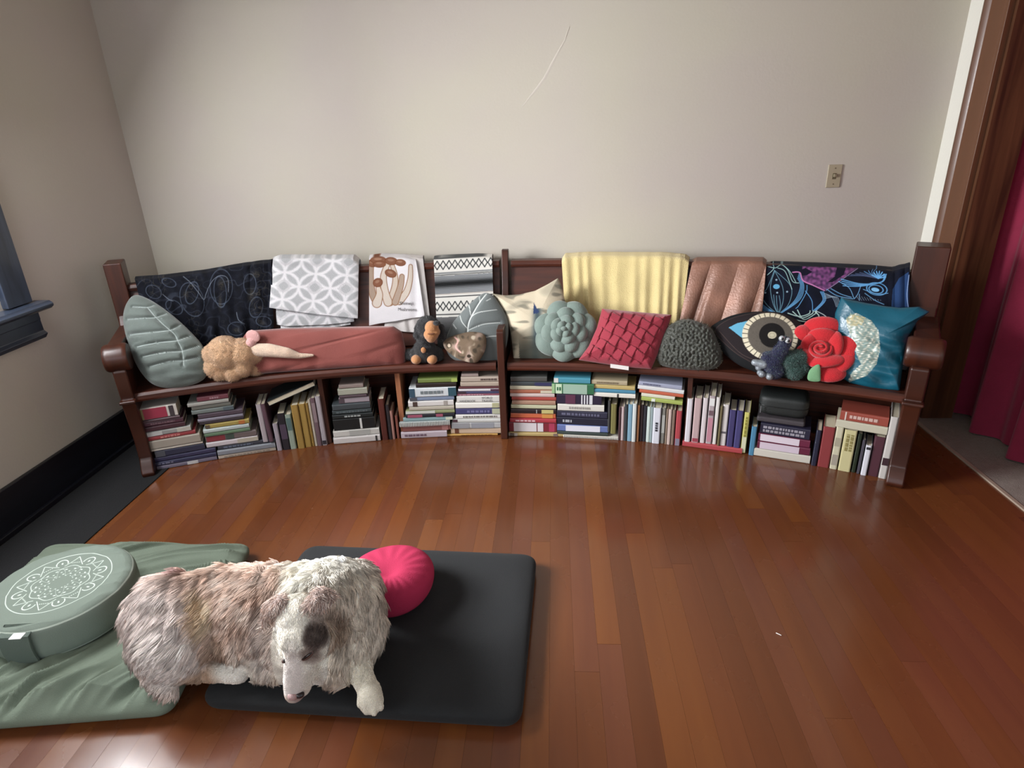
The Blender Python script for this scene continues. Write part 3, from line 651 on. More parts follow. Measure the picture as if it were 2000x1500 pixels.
def flat(hexc, var=.0, seed=1, f=.05):
    def g(P):
        C = np.tile(hx(hexc), (len(P), 1)); return C*(1+var*snoise(P[:, 0], P[:, 1], seed, f))[:, None]
    return g
def blob(name, items, m, parent=None, vox=.006, sm=6, col=None, it=None):
    """one continuous surface grown round spheres (p, r), capsules (p, r, q, s) and ellipsoids (p, (rx, ry, rz), 3x3 basis)"""
    import bmesh
    bm = bmesh.new(); bmesh.ops.create_icosphere(bm, subdivisions=2, radius=1); S = np.array([v.co[:] for v in bm.verts]); SF = [tuple(v.index for v in f.verts) for f in bm.faces]; bm.free()
    V = []; F = []; n = 0
    def add(P):
        nonlocal n
        V.append(P); F.extend([tuple(i+n for i in f) for f in SF]); n += len(P)
    for q in items:
        if len(q) == 2: add(S*q[1]+np.asarray(q[0]))
        elif len(q) == 3: add((S*np.asarray(q[1]))@np.asarray(q[2])+np.asarray(q[0]))
        else:
            a, ra, b, rb = q; a, b = np.asarray(a, float), np.asarray(b, float); L = np.linalg.norm(b-a); k = max(2, int(L/(min(ra, rb)*.35))+1)
            for t in np.linspace(0, 1, k): add(S*(ra+(rb-ra)*t)+a+(b-a)*t)
    V = np.vstack(V); me = bpy.data.meshes.new('t'); me.from_pydata(V.tolist(), [], F); ob = bpy.data.objects.new('t', me); COL.objects.link(ob)
    r = ob.modifiers.new('r', 'REMESH'); r.mode = 'VOXEL'; r.voxel_size = vox
    if sm: s_ = ob.modifiers.new('s', 'SMOOTH'); s_.factor = .5; s_.iterations = sm
    me2 = bpy.data.meshes.new_from_object(ob.evaluated_get(bpy.context.evaluated_depsgraph_get()))
    bpy.data.objects.remove(ob); nv = len(me2.vertices); P = np.empty(nv*3); me2.vertices.foreach_get('co', P); P = P.reshape(-1, 3)
    F4 = [tuple(p.vertices) for p in me2.polygons]; bpy.data.meshes.remove(me2)
    if all(len(f) == 4 for f in F4): F4 = np.array(F4)
    return mk(name, P, F4, m, parent, col=None if col is None else col(P), smooth=True)
def ellip(name, p, r, B, m, parent=None, col=None, nu=14, nv=24, warp=None):
    U, V_ = np.meshgrid(np.linspace(-math.pi/2, math.pi/2, nu), np.linspace(-math.pi, math.pi, nv+1)[:-1], indexing='ij')
    S = np.stack([np.cos(U)*np.cos(V_), np.cos(U)*np.sin(V_), np.sin(U)], -1).reshape(-1, 3)
    if warp: S = warp(S)
    P = (S*np.asarray(r))@np.asarray(B)+np.asarray(p)
    return mk(name, P, grid_faces(nu, nv, False, True), m, parent, smooth=True)
def strands(name, P, Nn, D, L, wid, C, m, parent, lift=.55, segs=3, curl=0., seed=3, clump=0):
    """fur: thin tapering three-sided strands. P roots, Nn normals, D lie direction, L lengths, C colours"""
    n = len(P); r = np.random.default_rng(seed); T = nrmr(D); N3 = Nn
    d0 = nrmr(N3*lift+T*(1-lift)); d1 = nrmr(N3*lift*.45+T); d2 = nrmr(N3*lift*.15+T+np.array([0, 0, -.35]))
    k1 = P+d0*(L*.33)[:, None]; k2 = k1+d1*(L*.36)[:, None]; k3 = k2+d2*(L*.31)[:, None]
    if clump:
        from mathutils.kdtree import KDTree
        ci = r.choice(n, clump, replace=False); kd = KDTree(clump)
        fd = nrm([-.45, -.3, -.75]); Q = P-.68*np.outer(P@fd, fd)
        for i, q in enumerate(ci): kd.insert(Q[q], i)
        kd.balance(); ni = np.array([kd.find(q)[1] for q in Q]); g = ci[ni]; far = np.linalg.norm(P-P[g], axis=1) < .05
        def tgt(K):
            o_g = K[g]-P[g]; T_ = nrmr(o_g); dd = P-P[g]; al = (dd*T_).sum(1); return K[g]+T_*al[:, None]
        wv = .75*far*np.clip(L/.03, 0, 1); k3 = k3*(1-wv[:, None])+tgt(k3)*wv[:, None]; wv = wv*.55; k2 = k2*(1-wv[:, None])+tgt(k2)*wv[:, None]
        C = C*(1+.05*r.normal(size=clump))[ni][:, None]
    s = nrmr(np.cross(d0, N3)+1e-6); b = nrmr(np.cross(d0, s)); rings = []
    for q, w in ((P-N3*.002, 1.), (k1, .85), (k2, .55)):
        for a in (0, 2.094, 4.188): rings.append(q+(s*math.cos(a)+b*math.sin(a))*(wid*w)[:, None])
    V = np.stack(rings+[k3], 1); F = []
    base = np.arange(n)[:, None]*10
    for rr in (0, 3):
        for i in range(3):
            a, b_ = rr+i, rr+(i+1) % 3; F += [base+np.array([[a, b_, b_+3]]), base+np.array([[a, b_+3, a+3]])]
    for i in range(3): F.append(base+np.array([[6+i, 6+(i+1) % 3, 9]]))
    F = np.vstack(F); Cc = np.repeat(C, 10, axis=0)
    o = mk(name, V.reshape(-1, 3), F, m, parent, col=Cc, smooth=True); o['kind'] = 'stuff'; return o
def nrmr(a): return a/np.maximum(np.linalg.norm(a, axis=1), 1e-9)[:, None]
def sample(o, n, seed=1, wfn=None):
    """random points on an object's surface, world coordinates, with normals"""
    me = o.data; nv = len(me.vertices); P = np.empty(nv*3); me.vertices.foreach_get('co', P); P = P.reshape(-1, 3)+ORG[o.name]
    me.calc_loop_triangles(); T = np.empty(len(me.loop_triangles)*3, np.int32); me.loop_triangles.foreach_get('vertices', T); T = T.reshape(-1, 3)
    NV = np.empty(nv*3, np.float32); me.vertices.foreach_get('normal', NV); NV = NV.reshape(-1, 3).astype(float)
    A = P[T]; cr = np.cross(A[:, 1]-A[:, 0], A[:, 2]-A[:, 0]); ar = np.linalg.norm(cr, axis=1)
    if wfn is not None: ar = ar*wfn(A.mean(1))
    r = np.random.default_rng(seed); i = r.choice(len(T), n, p=ar/ar.sum()); u = r.random((n, 2)); f = u.sum(1) > 1; u[f] = 1-u[f]
    w = np.c_[1-u.sum(1), u]; return (A[i]*w[:, :, None]).sum(1), nrmr((NV[T[i]]*w[:, :, None]).sum(1))
MV = lambda name, rough=.85, bump=.25, bs=220, **k: mat(name, None, rough, bump, bs, attr=True, **k)
CLOTH = MV('printed_cloth', .9, .25, 260, sheen=.03, spec=.15); PLUSH = MV('plush_fabric', .95, .7, 300, sheen=.3)
VELVET = MV('velvet_fabric', .8, .2, 200, sheen=.35); SATIN = MV('satin_fabric', .33, .12, 90, spec=.6); CANVAS = MV('cotton_canvas', .88, .2, 300, spec=.2)
SHINY = MV('metallic_print', .3, .3, 120, metal=.35)

# ---------------------------------------------------------------- blankets over the pew back
GBL = 'blankets and towels draped over the pew back'
def Rfront(z): return 4.262+(np.clip(z, .43, .9)-.44)*.328
def cylv(x, y, R):
    q = ray(x, y); o = np.array([-CX, -CY]); a = q[..., 0]**2+q[..., 1]**2; b = 2*(o[0]*q[..., 0]+o[1]*q[..., 1]); c = o@o-R*R
    t = (-b+np.sqrt(b*b-4*a*c))/(2*a); return np.degrees(np.arctan2(q[..., 0]*t-CX, q[..., 1]*t-CY)), q[..., 2]*t+EYE
def drape_at(PX, off):
    z = np.full(len(PX), .7)
    for _ in range(5): a, z = cylv(PX[:, 0], PX[:, 1], Rfront(z)-off)
    return pol(a, Rfront(z)-off, z)
def blanket(name, top, bot, m, colf, parent=None, off=.035, fold=None, thick=.005, backlen=.22, label=None, cat='blanket', step=.8, edge=.012, over=True):
    """top, bot: pixel polylines of the upper and lower edge as seen; the cloth runs on over the rail and down behind"""
    top = np.asarray(top, float); bot = np.asarray(bot, float)
    w = max(np.ptp(top[:, 0]), np.ptp(bot[:, 0])); h = np.mean(bot[:, 1])-np.mean(top[:, 1])
    nu = int(w/step)+2; nv = int(h/step)+2; u = np.linspace(0, 1, nu)
    def interp(p):
        s = np.linspace(0, 1, len(p)) if len(p) > 2 and False else (np.r_[0, np.cumsum(np.hypot(*np.diff(p, axis=0).T))]); s = s/s[-1]
        return np.c_[np.interp(u, s, p[:, 0]), np.interp(u, s, p[:, 1])]
    T, B = interp(top), interp(bot); v = np.linspace(0, 1, nv)
    PX = (T[None]*(1-v)[:, None, None]+B[None]*v[:, None, None]).reshape(-1, 2); vv = np.repeat(v, nu); uu = np.tile(u, nv)
    f = fold(PX, uu, vv) if fold else np.zeros(len(PX))
    o_e = off+f
    # rolled-over top: the uppermost part curves back to the rail
    rt = np.clip((vv*h)/9, 0, 1); o_e = o_e-(1-np.sqrt(1-(1-rt)**2))*.03*(1 if over else .4)
    Vf = drape_at(PX, o_e); rows = [Vf[i*nu:(i+1)*nu] for i in range(nv)][::-1]; cols = [colf(PX[i*nu:(i+1)*nu]) for i in range(nv)][::-1]
    if over:
        t0 = rows[-1]; er_ = nrmr((t0-np.array([CX, CY, 0]))*[1, 1, 0]); Rt = np.linalg.norm((t0-np.array([CX, CY, 0]))[:, :2], axis=1)
        for q in np.linspace(.15, 1, 6):
            rows.append(t0+er_*((4.475-Rt)*q)[:, None]+np.outer(np.full(len(t0), .006*math.sin(math.pi*q)), ez)); cols.append(cols[nv-1])
        tb = rows[-1]
        for q in np.linspace(.1, 1, 8): rows.append(tb+np.array([0, 0, -backlen*q])+er_*(.012*min(q*4, 1))); cols.append(cols[nv-1])
    V = np.vstack(rows); C = np.vstack(cols); F = grid_faces(len(rows), nu)
    o = mk(name, V, F, m, parent, col=C, smooth=True)
    s = o.modifiers.new('thickness', 'SOLIDIFY'); s.thickness = thick; s.offset = -1
    # make sure normals look at the room
    if o.data.polygons[nu//2].normal.y > 0: o.data.flip_normals()
    if label: tag(o, label, cat, GBL)
    return o
def folds(fr, amp, seed=2, slant=0.):
    def g(P, u, v): x = P[:, 0]+slant*(P[:, 1]-500); return amp*(.3+.7*v)*(np.sin(x*fr+1.2*np.sin(x*fr*.37+seed)+.4*snoise(P[:, 0], P[:, 1], seed, .02))*.6+.5*snoise(x, P[:, 1]*.15, seed+5, fr*.8))
    return g
# 1 black paisley throw
def c_paisley(P):
    C = np.tile(hx('12141C'), (len(P), 1)); C *= (1+.4*snoise(P[:, 0], P[:, 1], 4, .25))[:, None]
    g = '6E7684'; b = '5E5440'; put(C, (.1-np.abs(snoise(P[:, 0], P[:, 1], 31, .16)))*5*(.5+.5*snoise(P[:, 0], P[:, 1], 32, .05)).clip(0, 1)*1.5, '4C5260'); put(C, (.08-np.abs(snoise(P[:, 0], P[:, 1], 33, .35)))*4*(snoise(P[:, 0], P[:, 1], 34, .06)*2).clip(0, 1)*1.6, '6A6250')
    for (cx, cy, rx, ry, an) in ((375, 572, 12, 22, 15), (430, 570, 12, 30, -5), (375, 585, 22, 34, -20), (300, 570, 16, 12, 30), (432, 560, 22, 34, 0), (462, 642, 17, 13, 0), (515, 628, 15, 10, 10), (500, 600, 13, 20, 10), (340, 600, 18, 12, 35), (488, 555, 12, 20, 0), (330, 552, 14, 8, 20)):
        ell(C, P, cx, cy, rx, ry, '444C5A', an, 1.2)
    for (cx, cy, rx, ry) in ((363, 575, 6, 9), (432, 555, 8, 12), (430, 590, 4, 20), (462, 645, 9, 6), (512, 630, 8, 5), (500, 535, 10, 8), (490, 575, 8, 16)):
        m_ = np.clip(1.2-np.hypot((P[:, 0]-cx)/rx, (P[:, 1]-cy)/ry), 0, 1)*(.55+.5*snoise(P[:, 0], P[:, 1], 9, .9)); put(C, m_*.6, b)
    for pl_ in ([(358, 540), (372, 552), (388, 572), (398, 585), (402, 575), (408, 560), (418, 545), (432, 538), (445, 545), (446, 570)], [(420, 655), (428, 668)], [(462, 610), (466, 625), (478, 633)], [(318, 575), (330, 585), (338, 588)]):
        stroke(C, P, catmull(pl_, 8, False), 1.0, '78808C')
    return C
blanket('paisley_throw', [(263, 545), (320, 541), (400, 531), (455, 521), (490, 516), (530, 511)], [(300, 690), (400, 690), (470, 668), (535, 640)], CLOTH, c_paisley,
        fold=lambda P, u, v: .02*np.sin(P[:, 0]*.1-P[:, 1]*.05)*v+.008*np.sin(P[:, 0]*.23)*v+.02*np.clip((P[:, 0]-455)/30, 0, 1)*np.abs(np.sin(P[:, 0]*.09))+.004*snoise(P[:, 0], P[:, 1], 3, .1), label='black paisley patterned throw over the left end of the pew back')
# 2 white and grey lattice blanket, folded in layers
def c_lattice(P, s=1):
    q = P-np.array([584, 560]); E = np.array([[33, -25], [28, 28]], float); w = q@np.linalg.inv(E); w = w+.02*snoise(P[:, 0], P[:, 1], 3, .08)[:, None]
    C = np.tile(hx('BCBDBF'), (len(P), 1)); fr = w-np.floor(w)-.5; d = np.full(len(P), 9.)
    for i in (-1, 0, 1):
        for j in (-1, 0, 1): d = np.minimum(d, abs(np.hypot(fr[:, 0]-i, fr[:, 1]-j)-.715))
    put(C, (.115+.02*snoise(P[:, 0], P[:, 1], 8, .5)-d)*12, 'F0EEF0'); par = (np.floor(w).sum(1) % 2) == 0
    put(C, np.where(par, (.09-abs(np.hypot(fr[:, 0], fr[:, 1])-.27))*12, 0), 'D8D6D8')
    return C
lb = blanket('folded_blanket', [(533, 507), (545, 503), (690, 503), (701, 512)], [(526, 601), (560, 606), (620, 614), (699, 622)], PLUSH, c_lattice, off=.062, thick=.008,
        fold=lambda P, u, v: .004*snoise(P[:, 0], P[:, 1], 5, .06)-.014*(np.abs(2*u-1)**8), label='plush white and grey lattice patterned blanket folded over pew back')
blanket('blanket_layer', [(538, 560), (690, 560)], [(540, 634), (560, 637), (640, 634), (692, 628)], PLUSH, c_lattice, lb, off=.038, thick=.01, over=False, fold=lambda P, u, v: .003*snoise(P[:, 0], P[:, 1], 6, .06)-.012*(np.abs(2*u-1)**8))
blanket('blanket_layer', [(550, 580), (680, 580)], [(548, 642), (600, 645), (660, 638), (685, 634)], PLUSH, c_lattice, lb, off=.024, thick=.01, over=False)
# 3 mushroom towel
def c_mush(P):
    C = np.tile(hx('D6D2D4'), (len(P), 1)); C *= (1+.04*snoise(P[:, 0], P[:, 1], 4, .1))[:, None]
    def stem(pl_, w0, w1, col='C8B09A'):
        p = catmull(pl_, 8, False); d = np.full(len(P), 9e9)
        for k, (a, b) in enumerate(zip(p[:-1], p[1:])):
            ww = w0+(w1-w0)*k/len(p); d = np.minimum(d, sdist(P, [a, b])-ww)
        put(C, .8-d, '8A6448'); put(C, -d-.6, col)
    stem([(765, 515), (772, 540), (770, 565), (762, 590)], 4, 8, 'C2B4A6'); stem([(758, 513), (749, 540), (752, 570), (758, 590)], 5, 9, 'C8BCB0')
    stem([(802, 520), (801, 545), (794, 570), (780, 588)], 4, 8, 'C8BCB0'); stem([(785, 540), (782, 560), (772, 590)], 5, 7, 'A89484')
    stem([(725, 520), (724, 545), (728, 575), (738, 592)], 5, 8, 'A08C7C'); stem([(738, 560), (741, 575), (736, 592)], 4, 10, 'C8BCB0')
    for e in ((728, 514, 10, 7, 0), (739, 508, 15, 7, 0), (741, 516, 12, 6, 0), (764, 510, 12, 7, 5), (782, 513, 10, 6, 5), (763, 534, 11, 7, 20), (738, 552, 9, 8, -25)):
        ell(C, P, e[0], e[1], e[2]+.8, e[3]+.8, '6E4028', e[4]); ell(C, P, e[0], e[1], e[2]-.6, e[3]-.6, '7E5440', e[4]); ell(C, P, e[0]-1, e[1]-2, e[2]*.5, e[3]*.35, '94705C', e[4])
    return C
mt = blanket('tea_towel', [(721, 503), (745, 500), (790, 502), (812, 505)], [(721, 636), (740, 632), (775, 627), (800, 622), (830, 618)], CLOTH, c_mush, off=.05,
        fold=lambda P, u, v: .004*snoise(P[:, 0], P[:, 1], 8, .07)+.004*np.sin(P[:, 0]*.2)*np.clip((P[:, 0]-795)/20, 0, 1), label='white tea towel printed with brown mushrooms and lettering, over pew back', cat='towel')
blanket('towel_layer', [(772, 506), (800, 501), (826, 503)], [(750, 640), (790, 648), (822, 650), (842, 640)], CLOTH, lambda P: np.tile(hx('CBC5C2'), (len(P), 1)), mt, off=.033, fold=folds(.25, .007, 4, -.2))
def towel_surf(x0, y0):
    def g(X, Y): return drape_at(np.c_[x0+X, y0-Y+X*.02], np.full(len(X), .0545))
    return g
MBL = mat('black_ink', '3A3434', .8)
font_text('Shimeji', None, None, None, None, 6.2, MBL, mt, 'lettering', towel_surf(780, 595), 27)
font_text('Mushrooms', None, None, None, None, 6.2, MBL, mt, 'lettering', towel_surf(777, 607), 37)
# 4 striped serape
def c_serape(P):
    x = P[:, 0]-848; y = P[:, 1]+x*.065-np.clip(P[:, 1]-560, 0, 99)*x*.0006; C = np.tile(hx('D2CFC8'), (len(P), 1))
    def band(a, b, col): put(C, np.minimum(y-a, b-y)+.5, col)
    band(490, 505, 'B8B8B2'); band(504, 507, '4A4C4C'); band(533, 536.5, '7E8080'); band(537.5, 539, '2A2C2E')
    yy = np.clip((y-540)/33, 0, 1); g = .48-.4*np.exp(-((yy-.5)/.2)**2)+.09*np.sin(y*2.1)+.04*np.sin(y*4.3)
    for k in range(3): C[:, k] = np.where((y > 540) & (y < 575), np.clip(g*(1+.02*k), .04, 1), C[:, k])
    band(575, 577, 'B0A8A0'); band(580, 582, '3A3A3C'); band(614, 616, '3A3C3E'); 
    g2 = .42-.3*np.clip((y-620)/30, 0, 1)+.08*np.sin(y*2.1)
    for k in range(3): C[:, k] = np.where(y > 620, np.clip(g2, .05, 1), C[:, k])
    for yc in (519, 599):
        ph = (x % 11.6)-5.8; d = np.abs(np.abs(y-yc)/8.5+np.abs(ph)/5.2-1)*5; put(C, np.where(np.abs(y-yc) < 9.5, 1.6-d, 0), '2A2C2E'); put(C, np.where(np.abs(y-yc) < 9, 1.1-abs(np.abs(y-yc)-9.5), 0)*0, '2A2C2E')
        put(C, np.where(np.abs(ph) > 4.6, 1.5-np.abs(y-yc), 0), '2A2C2E')
    return C
blanket('striped_blanket', [(847, 505), (862, 503), (930, 500), (961, 501)], [(856, 706), (900, 706), (968, 700)], CLOTH, c_serape, off=.045, fold=lambda P, u, v: .003*snoise(P[:, 0], P[:, 1], 5, .05), label='black, grey and white striped woven blanket with diamond bands')
# 5 yellow blanket
def f_yel(P, u, v):
    x = P[:, 0]; s = 0
    for cx, w, a in ((1105, 8, 1), (1128, 7, .8), (1146, 7, .9), (1175, 9, .5), (1205, 10, .35), (1240, 8, .5), (1262, 8, .7), (1290, 9, 1), (1308, 7, .9), (1328, 6, .8)):
        s = s+a*np.exp(-((x+(P[:, 1]-500)*(x-1220)*.0006-cx)/w)**2)
    return .034*s*(.25+.75*v)+.006*snoise(x, P[:, 1], 6, .09)
blanket('yellow_blanket', [(1097, 509), (1103, 500), (1150, 497), (1300, 498), (1338, 502), (1346, 508)], [(1108, 690), (1200, 698), (1270, 690), (1328, 660)], PLUSH, flat('DCC88E', .05, 3, .05), off=.045, thick=.007, fold=f_yel, label='pale yellow fleece blanket hanging in soft folds over pew back')
# 6 rose gold
def f_rose(P, u, v):
    x = P[:, 0]+(P[:, 1]-507)*.32; return .032*v**.6*(np.abs(np.sin((x-1395)*.062+.5*np.sin(x*.05)))**.8)+.004*snoise(x, P[:, 1]*.3, 4, .12)+.016*np.exp(-((x-1398)/6)**2)*-v
blanket('rose_gold_blanket', [(1352, 512), (1360, 508), (1430, 507), (1490, 508), (1497, 514)], [(1322, 650), (1380, 660), (1440, 650), (1486, 640)], MV('brushed_satin', .42, .25, 100, metal=.12), flat('86604F', .2, 8, .08), off=.045, fold=f_rose, label='shimmering rose gold brown blanket with diagonal folds over pew back')
# 7 blue mandala tapestry
def c_tap(P):
    x, y = P[:, 0], P[:, 1]; C = np.tile(hx('0E1220'), (len(P), 1)); C *= (1+.35*snoise(x, y, 4, .12))[:, None]
    B = '5E98C8'; Lg = '9CC0BC'; Pk = 'B878A8'; S = lambda pts, w, c: stroke(C, P, catmull([(1480+a/6.45, 500+b/6.45) for a, b in pts], 8, False), w, c)
    # pink feather area
    m_ = inpoly(P, [(1480+a/6.45, 500+b/6.45) for a, b in ((560, 130), (1250, 150), (860, 430), (560, 310))])*np.clip(.75+.6*snoise(x, y, 7, .45), 0, 1); put(C, m_, '7C4676')
    fillp(C, P, [(1480+a/6.45, 500+b/6.45) for a, b in ((1000, 130), (1110, 150), (1080, 240), (940, 330), (880, 330), (970, 260))], '141020')
    fillp(C, P, [(1480+a/6.45, 500+b/6.45) for a, b in ((540, 180), (600, 150), (690, 200), (620, 240), (560, 250))], '121020')
    # left lotus
    for p in ([(210, 180), (110, 420), (30, 470), (120, 620), (250, 730)], [(210, 180), (380, 330), (430, 450), (380, 620), (260, 730)], [(215, 190), (160, 380), (190, 590), (255, 730)], [(215, 190), (310, 380), (320, 560), (265, 730)],
              [(235, 500), (240, 600), (258, 720)], [(270, 500), (285, 620), (262, 720)], [(200, 490), (215, 620), (250, 715)]): S(p, 1.1, '6A94A4')
    for k in range(4): S([(0, 560+k*28), (110, 650+k*18), (250, 735)], 1.5, B)
    for k in range(4): S([(520-k*6, 220+k*20), (580-k*14, 380), (520-k*18, 560), (270, 735)], 1.5, '5A8FB8')
    for p in ([(120, 130), (220, 150), (300, 110), (380, 180), (440, 320), (520, 340)], [(250, 150), (340, 190), (400, 330), (430, 420)], [(310, 110), (400, 190), (480, 330)], [(120, 240), (200, 160), (190, 100)]): S(p, 1.3, Lg)
    S([(440, 205), (530, 210), (570, 310), (700, 370), (840, 435)], 2.2, 'C078A8'); S([(860, 435), (1040, 310), (1260, 155)], 1.2, '9A84A4')
    ell(C, P, 1480+235/6.45, 500+385/6.45, 6.5, 4.8, '5FA0C4')
    for a, b in ((235, 300), (95, 462), (245, 462), (370, 450)): ell(C, P, 1480+a/6.45, 500+b/6.45, 2, 1.8, '8AA4B4')
    # middle arcs
    for p in ([(600, 440), (680, 560), (690, 690)], [(620, 370), (610, 460), (520, 620), (480, 660)]): S(p, 1.4, B)
    for k in range(3): S([(790+k*18, 450), (820+k*16, 560), (700+k*16, 690)], 1.6, B)
    for k in range(3): S([(380+k*60, 720-k*20), (520+k*30, 760+k*20), (640+k*40, 730), (660+k*40, 690)], 1.9, 'B0CCC4')
    S([(320, 750), (500, 810), (690, 830), (770, 760), (720, 700)], 2, 'C0D8CC'); S([(730, 690), (830, 740), (900, 800)], 1.4, 'C0CCCC')
    for k in range(4): S([(840, 470+k*22), (940+k*20, 520), (990+k*14, 640)], 1.2, '8496A4')
    # right flower
    for k in range(4): S([(1050+k*8, 290+k*28), (1300, 350+k*10), (1560, 330-k*2), (1620-k*12, 230)], 1.8, B)
    for k in range(8): S([(1120+k*55, 250-k*14), (1320+k*20, 250-k*6), (1520, 285)], 1.2, '5E90C0' if k > 3 else '4A5878')
    for k in range(7):
        aa = 3.6+k*.42; S([(1520, 280), (1520+90*math.cos(aa), 280+90*math.sin(aa))], 2.4, '6AA8DC')
    for p in ([(1020, 320), (1150, 400), (1210, 530)], [(1300, 370), (1260, 480), (1215, 540)], [(870, 420), (1000, 500), (1200, 540)], [(920, 410), (1050, 480), (1180, 520)], [(1280, 480), (1280, 560)], [(1350, 470), (1480, 560), (1590, 610)], [(1330, 420), (1500, 480), (1640, 470)]): S(p, 1.4, '6A9CC4')
    ell(C, P, 1480+1480/6.45, 500+425/6.45, 8, 4, '7CB4DC', 10); ell(C, P, 1480+1490/6.45, 500+420/6.45, 14, 8, B, 10, 1.5); ell(C, P, 1480+1500/6.45, 500+415/6.45, 20, 12, B, 10, 1.5)
    for k in range(10): S([(1240+k*34, 500+k*6), (1280+k*30, 560)], 1, '6E7C8C')
    m_ = inpoly(P, [(1480+a/6.45, 500+b/6.45) for a, b in ((1780, 280), (1900, 200), (1890, 640), (1680, 660), (1700, 420))])*.9; put(C, m_, '26406A')
    S([(1905, 240), (1880, 480), (1895, 640)], 1.4, '8A9CC0')
    return C
blanket('tapestry', [(1497, 519), (1510, 516), (1600, 519), (1700, 524), (1742, 528), (1777, 519)], [(1468, 652), (1560, 662), (1660, 670), (1776, 660)], CLOTH, c_tap, off=.042, step=.6,
        fold=lambda P, u, v: .012*np.clip((P[:, 0]-1735)/20, 0, 1)*np.abs(np.sin(P[:, 0]*.16))+.003*snoise(P[:, 0], P[:, 1], 5, .07), label='black tapestry with blue line-drawn lotus pattern near the right end')
# ---------------------------------------------------------------- cushions and toys on the seat
GP = 'throw pillows along the pew seat'
def pillow(name, label, out, pl, thick, m, colf, **k):
    cat = k.pop('cat', 'pillow'); o = cushion(name, out, pl, thick, m, colf, **k); return tag(o, label, cat, GP)
def wrk(amp, fr, seed=3, ang=0.):
    c, s = math.cos(ang), math.sin(ang)
    return lambda P, R: amp*snoise(P[:, 0]*c+P[:, 1]*s, (-P[:, 0]*s+P[:, 1]*c)*.2, seed, fr)
# left leaf pillow
LV1 = [[(366, 715), (364, 690), (356, 670), (348, 655), (340, 648), (331, 640), (312, 623), (294, 603)]]+[[(266, 602), (294, 603), (304, 598)], [(254, 626), (290, 625), (312, 623), (328, 614)], [(260, 656), (300, 653), (340, 648), (356, 636)], [(276, 680), (320, 672), (354, 668), (374, 658)], [(288, 699), (330, 691), (364, 688), (392, 676)], [(300, 718), (340, 708), (366, 706), (390, 700)]]
def c_leaf1(P):
    C = np.tile(hx('57605B'), (len(P), 1)); C *= (1+.06*snoise(P[:, 0], P[:, 1], 3, .06))[:, None]
    for l in LV1: stroke(C, P, catmull(l, 6, False), .9, 'B4BEBC')
    return C
def h_leaf1(P, R):
    d = np.full(len(P), 9e9)
    for l in LV1: d = np.minimum(d, sdist(P, l))
    return -.012*np.exp(-(d/4)**2)+.009*snoise(P[:, 0]*.3, P[:, 1], 5, .2)*np.clip(R*2, 0, 1)
pillow('leaf_pillow', 'large grey green leaf-shaped pillow with pale veins at the left end', [(243, 640), (244, 602), (262, 577), (292, 585), (332, 612), (372, 648), (398, 680), (404, 712), (398, 740), (362, 755), (318, 757), (288, 742), (262, 702)], on_seat(335, 757, 24, 8), .2, VELVET, c_leaf1, hf=h_leaf1, smooth=True, nt=240, nr=80)
# rust bolster
pillow('bolster', 'long rust red bolster pillow with pale crease lines on the seat', [(474, 660), (484, 646), (560, 641), (700, 638), (768, 637), (785, 648), (792, 680), (791, 711), (700, 717), (620, 722), (540, 727), (480, 733), (470, 700)], on_seat(640, 722, 12, back=.03), .16, VELVET, flat('7C3B33', .06, 3, .03),
       hf=lambda P, R: -.0055*np.clip(1-np.abs(snoise(P[:, 0]*.35+P[:, 1]*1.4, P[:, 1], 4, .05))*4, 0, 1)+.005*snoise(P[:, 0], P[:, 1], 14, .05)+.008*snoise(P[:, 0], P[:, 1]*.3, 9, .12)*np.clip((P[:, 1]-690)/20, 0, 1), nt=220, nr=60, n=5, mm=2.2)
# tan plush with a tapering pale tail
def tanplush():
    R = 4.01; q = lambda x, y, d=0: W(x, y, R+d); k = mpp(q(450, 700))
    root = thing('plush_toy', 'tan lumpy plush toy with a long pale tapering tail, on the seat before the bolster', 'stuffed toy', q(450, 745))
    mt_ = mat('tan_plush_fur', 'D0A67E', .95, .9, 260, .1, sheen=.4)
    items = [(q(440, 690), 35*k), (q(418, 716, -.01), 21*k), (q(430, 727, -.02), 17*k), (q(472, 692), 33*k), (q(455, 727, -.03), 18*k), (q(498, 690), 20*k), (q(500, 720), 15*k), (q(474, 716, -.03), 20*k), (q(415, 692), 20*k), (q(455, 712), 24*k)]
    b = blob('body', items, mt_, root, .005, 2)
    items = [(q(500, 684, -.02), 14*k, q(525, 684, -.035), 14*k), (q(525, 684, -.035), 14*k, q(560, 689, -.05), 11*k), (q(560, 689, -.05), 11*k, q(585, 695, -.05), 6*k), (q(585, 695, -.05), 6*k, q(611, 694, -.05), 3*k)]
    blob('tail', items, mat('cream_plush_fur', 'DCC0A8', .95, .9, 260, .1, sheen=.4), root, .004, 3)
    blob('pink_fin', [(q(494, 657, -.02), (15*k, .01, 14*k), I3), (q(490, 670, -.02), 10*k)], mat('pink_plush', 'C49490', .95, .5, 260, sheen=.3), root, .004, 2)
    P, N_ = sample(b, 9000, 4); D = np.cross(N_, [0.3, .2, 1])+np.array([0, 0, -.7]); r = np.random.default_rng(2)
    C = hx('D6AE88')*(1+.16*r.normal(size=(len(P), 1))*.6); strands('fur', P, N_, D+.4*r.normal(size=P.shape), .011*(.7+.6*r.random(len(P))), np.full(len(P), .0007), C, PLUSH, root, .6)
tanplush()
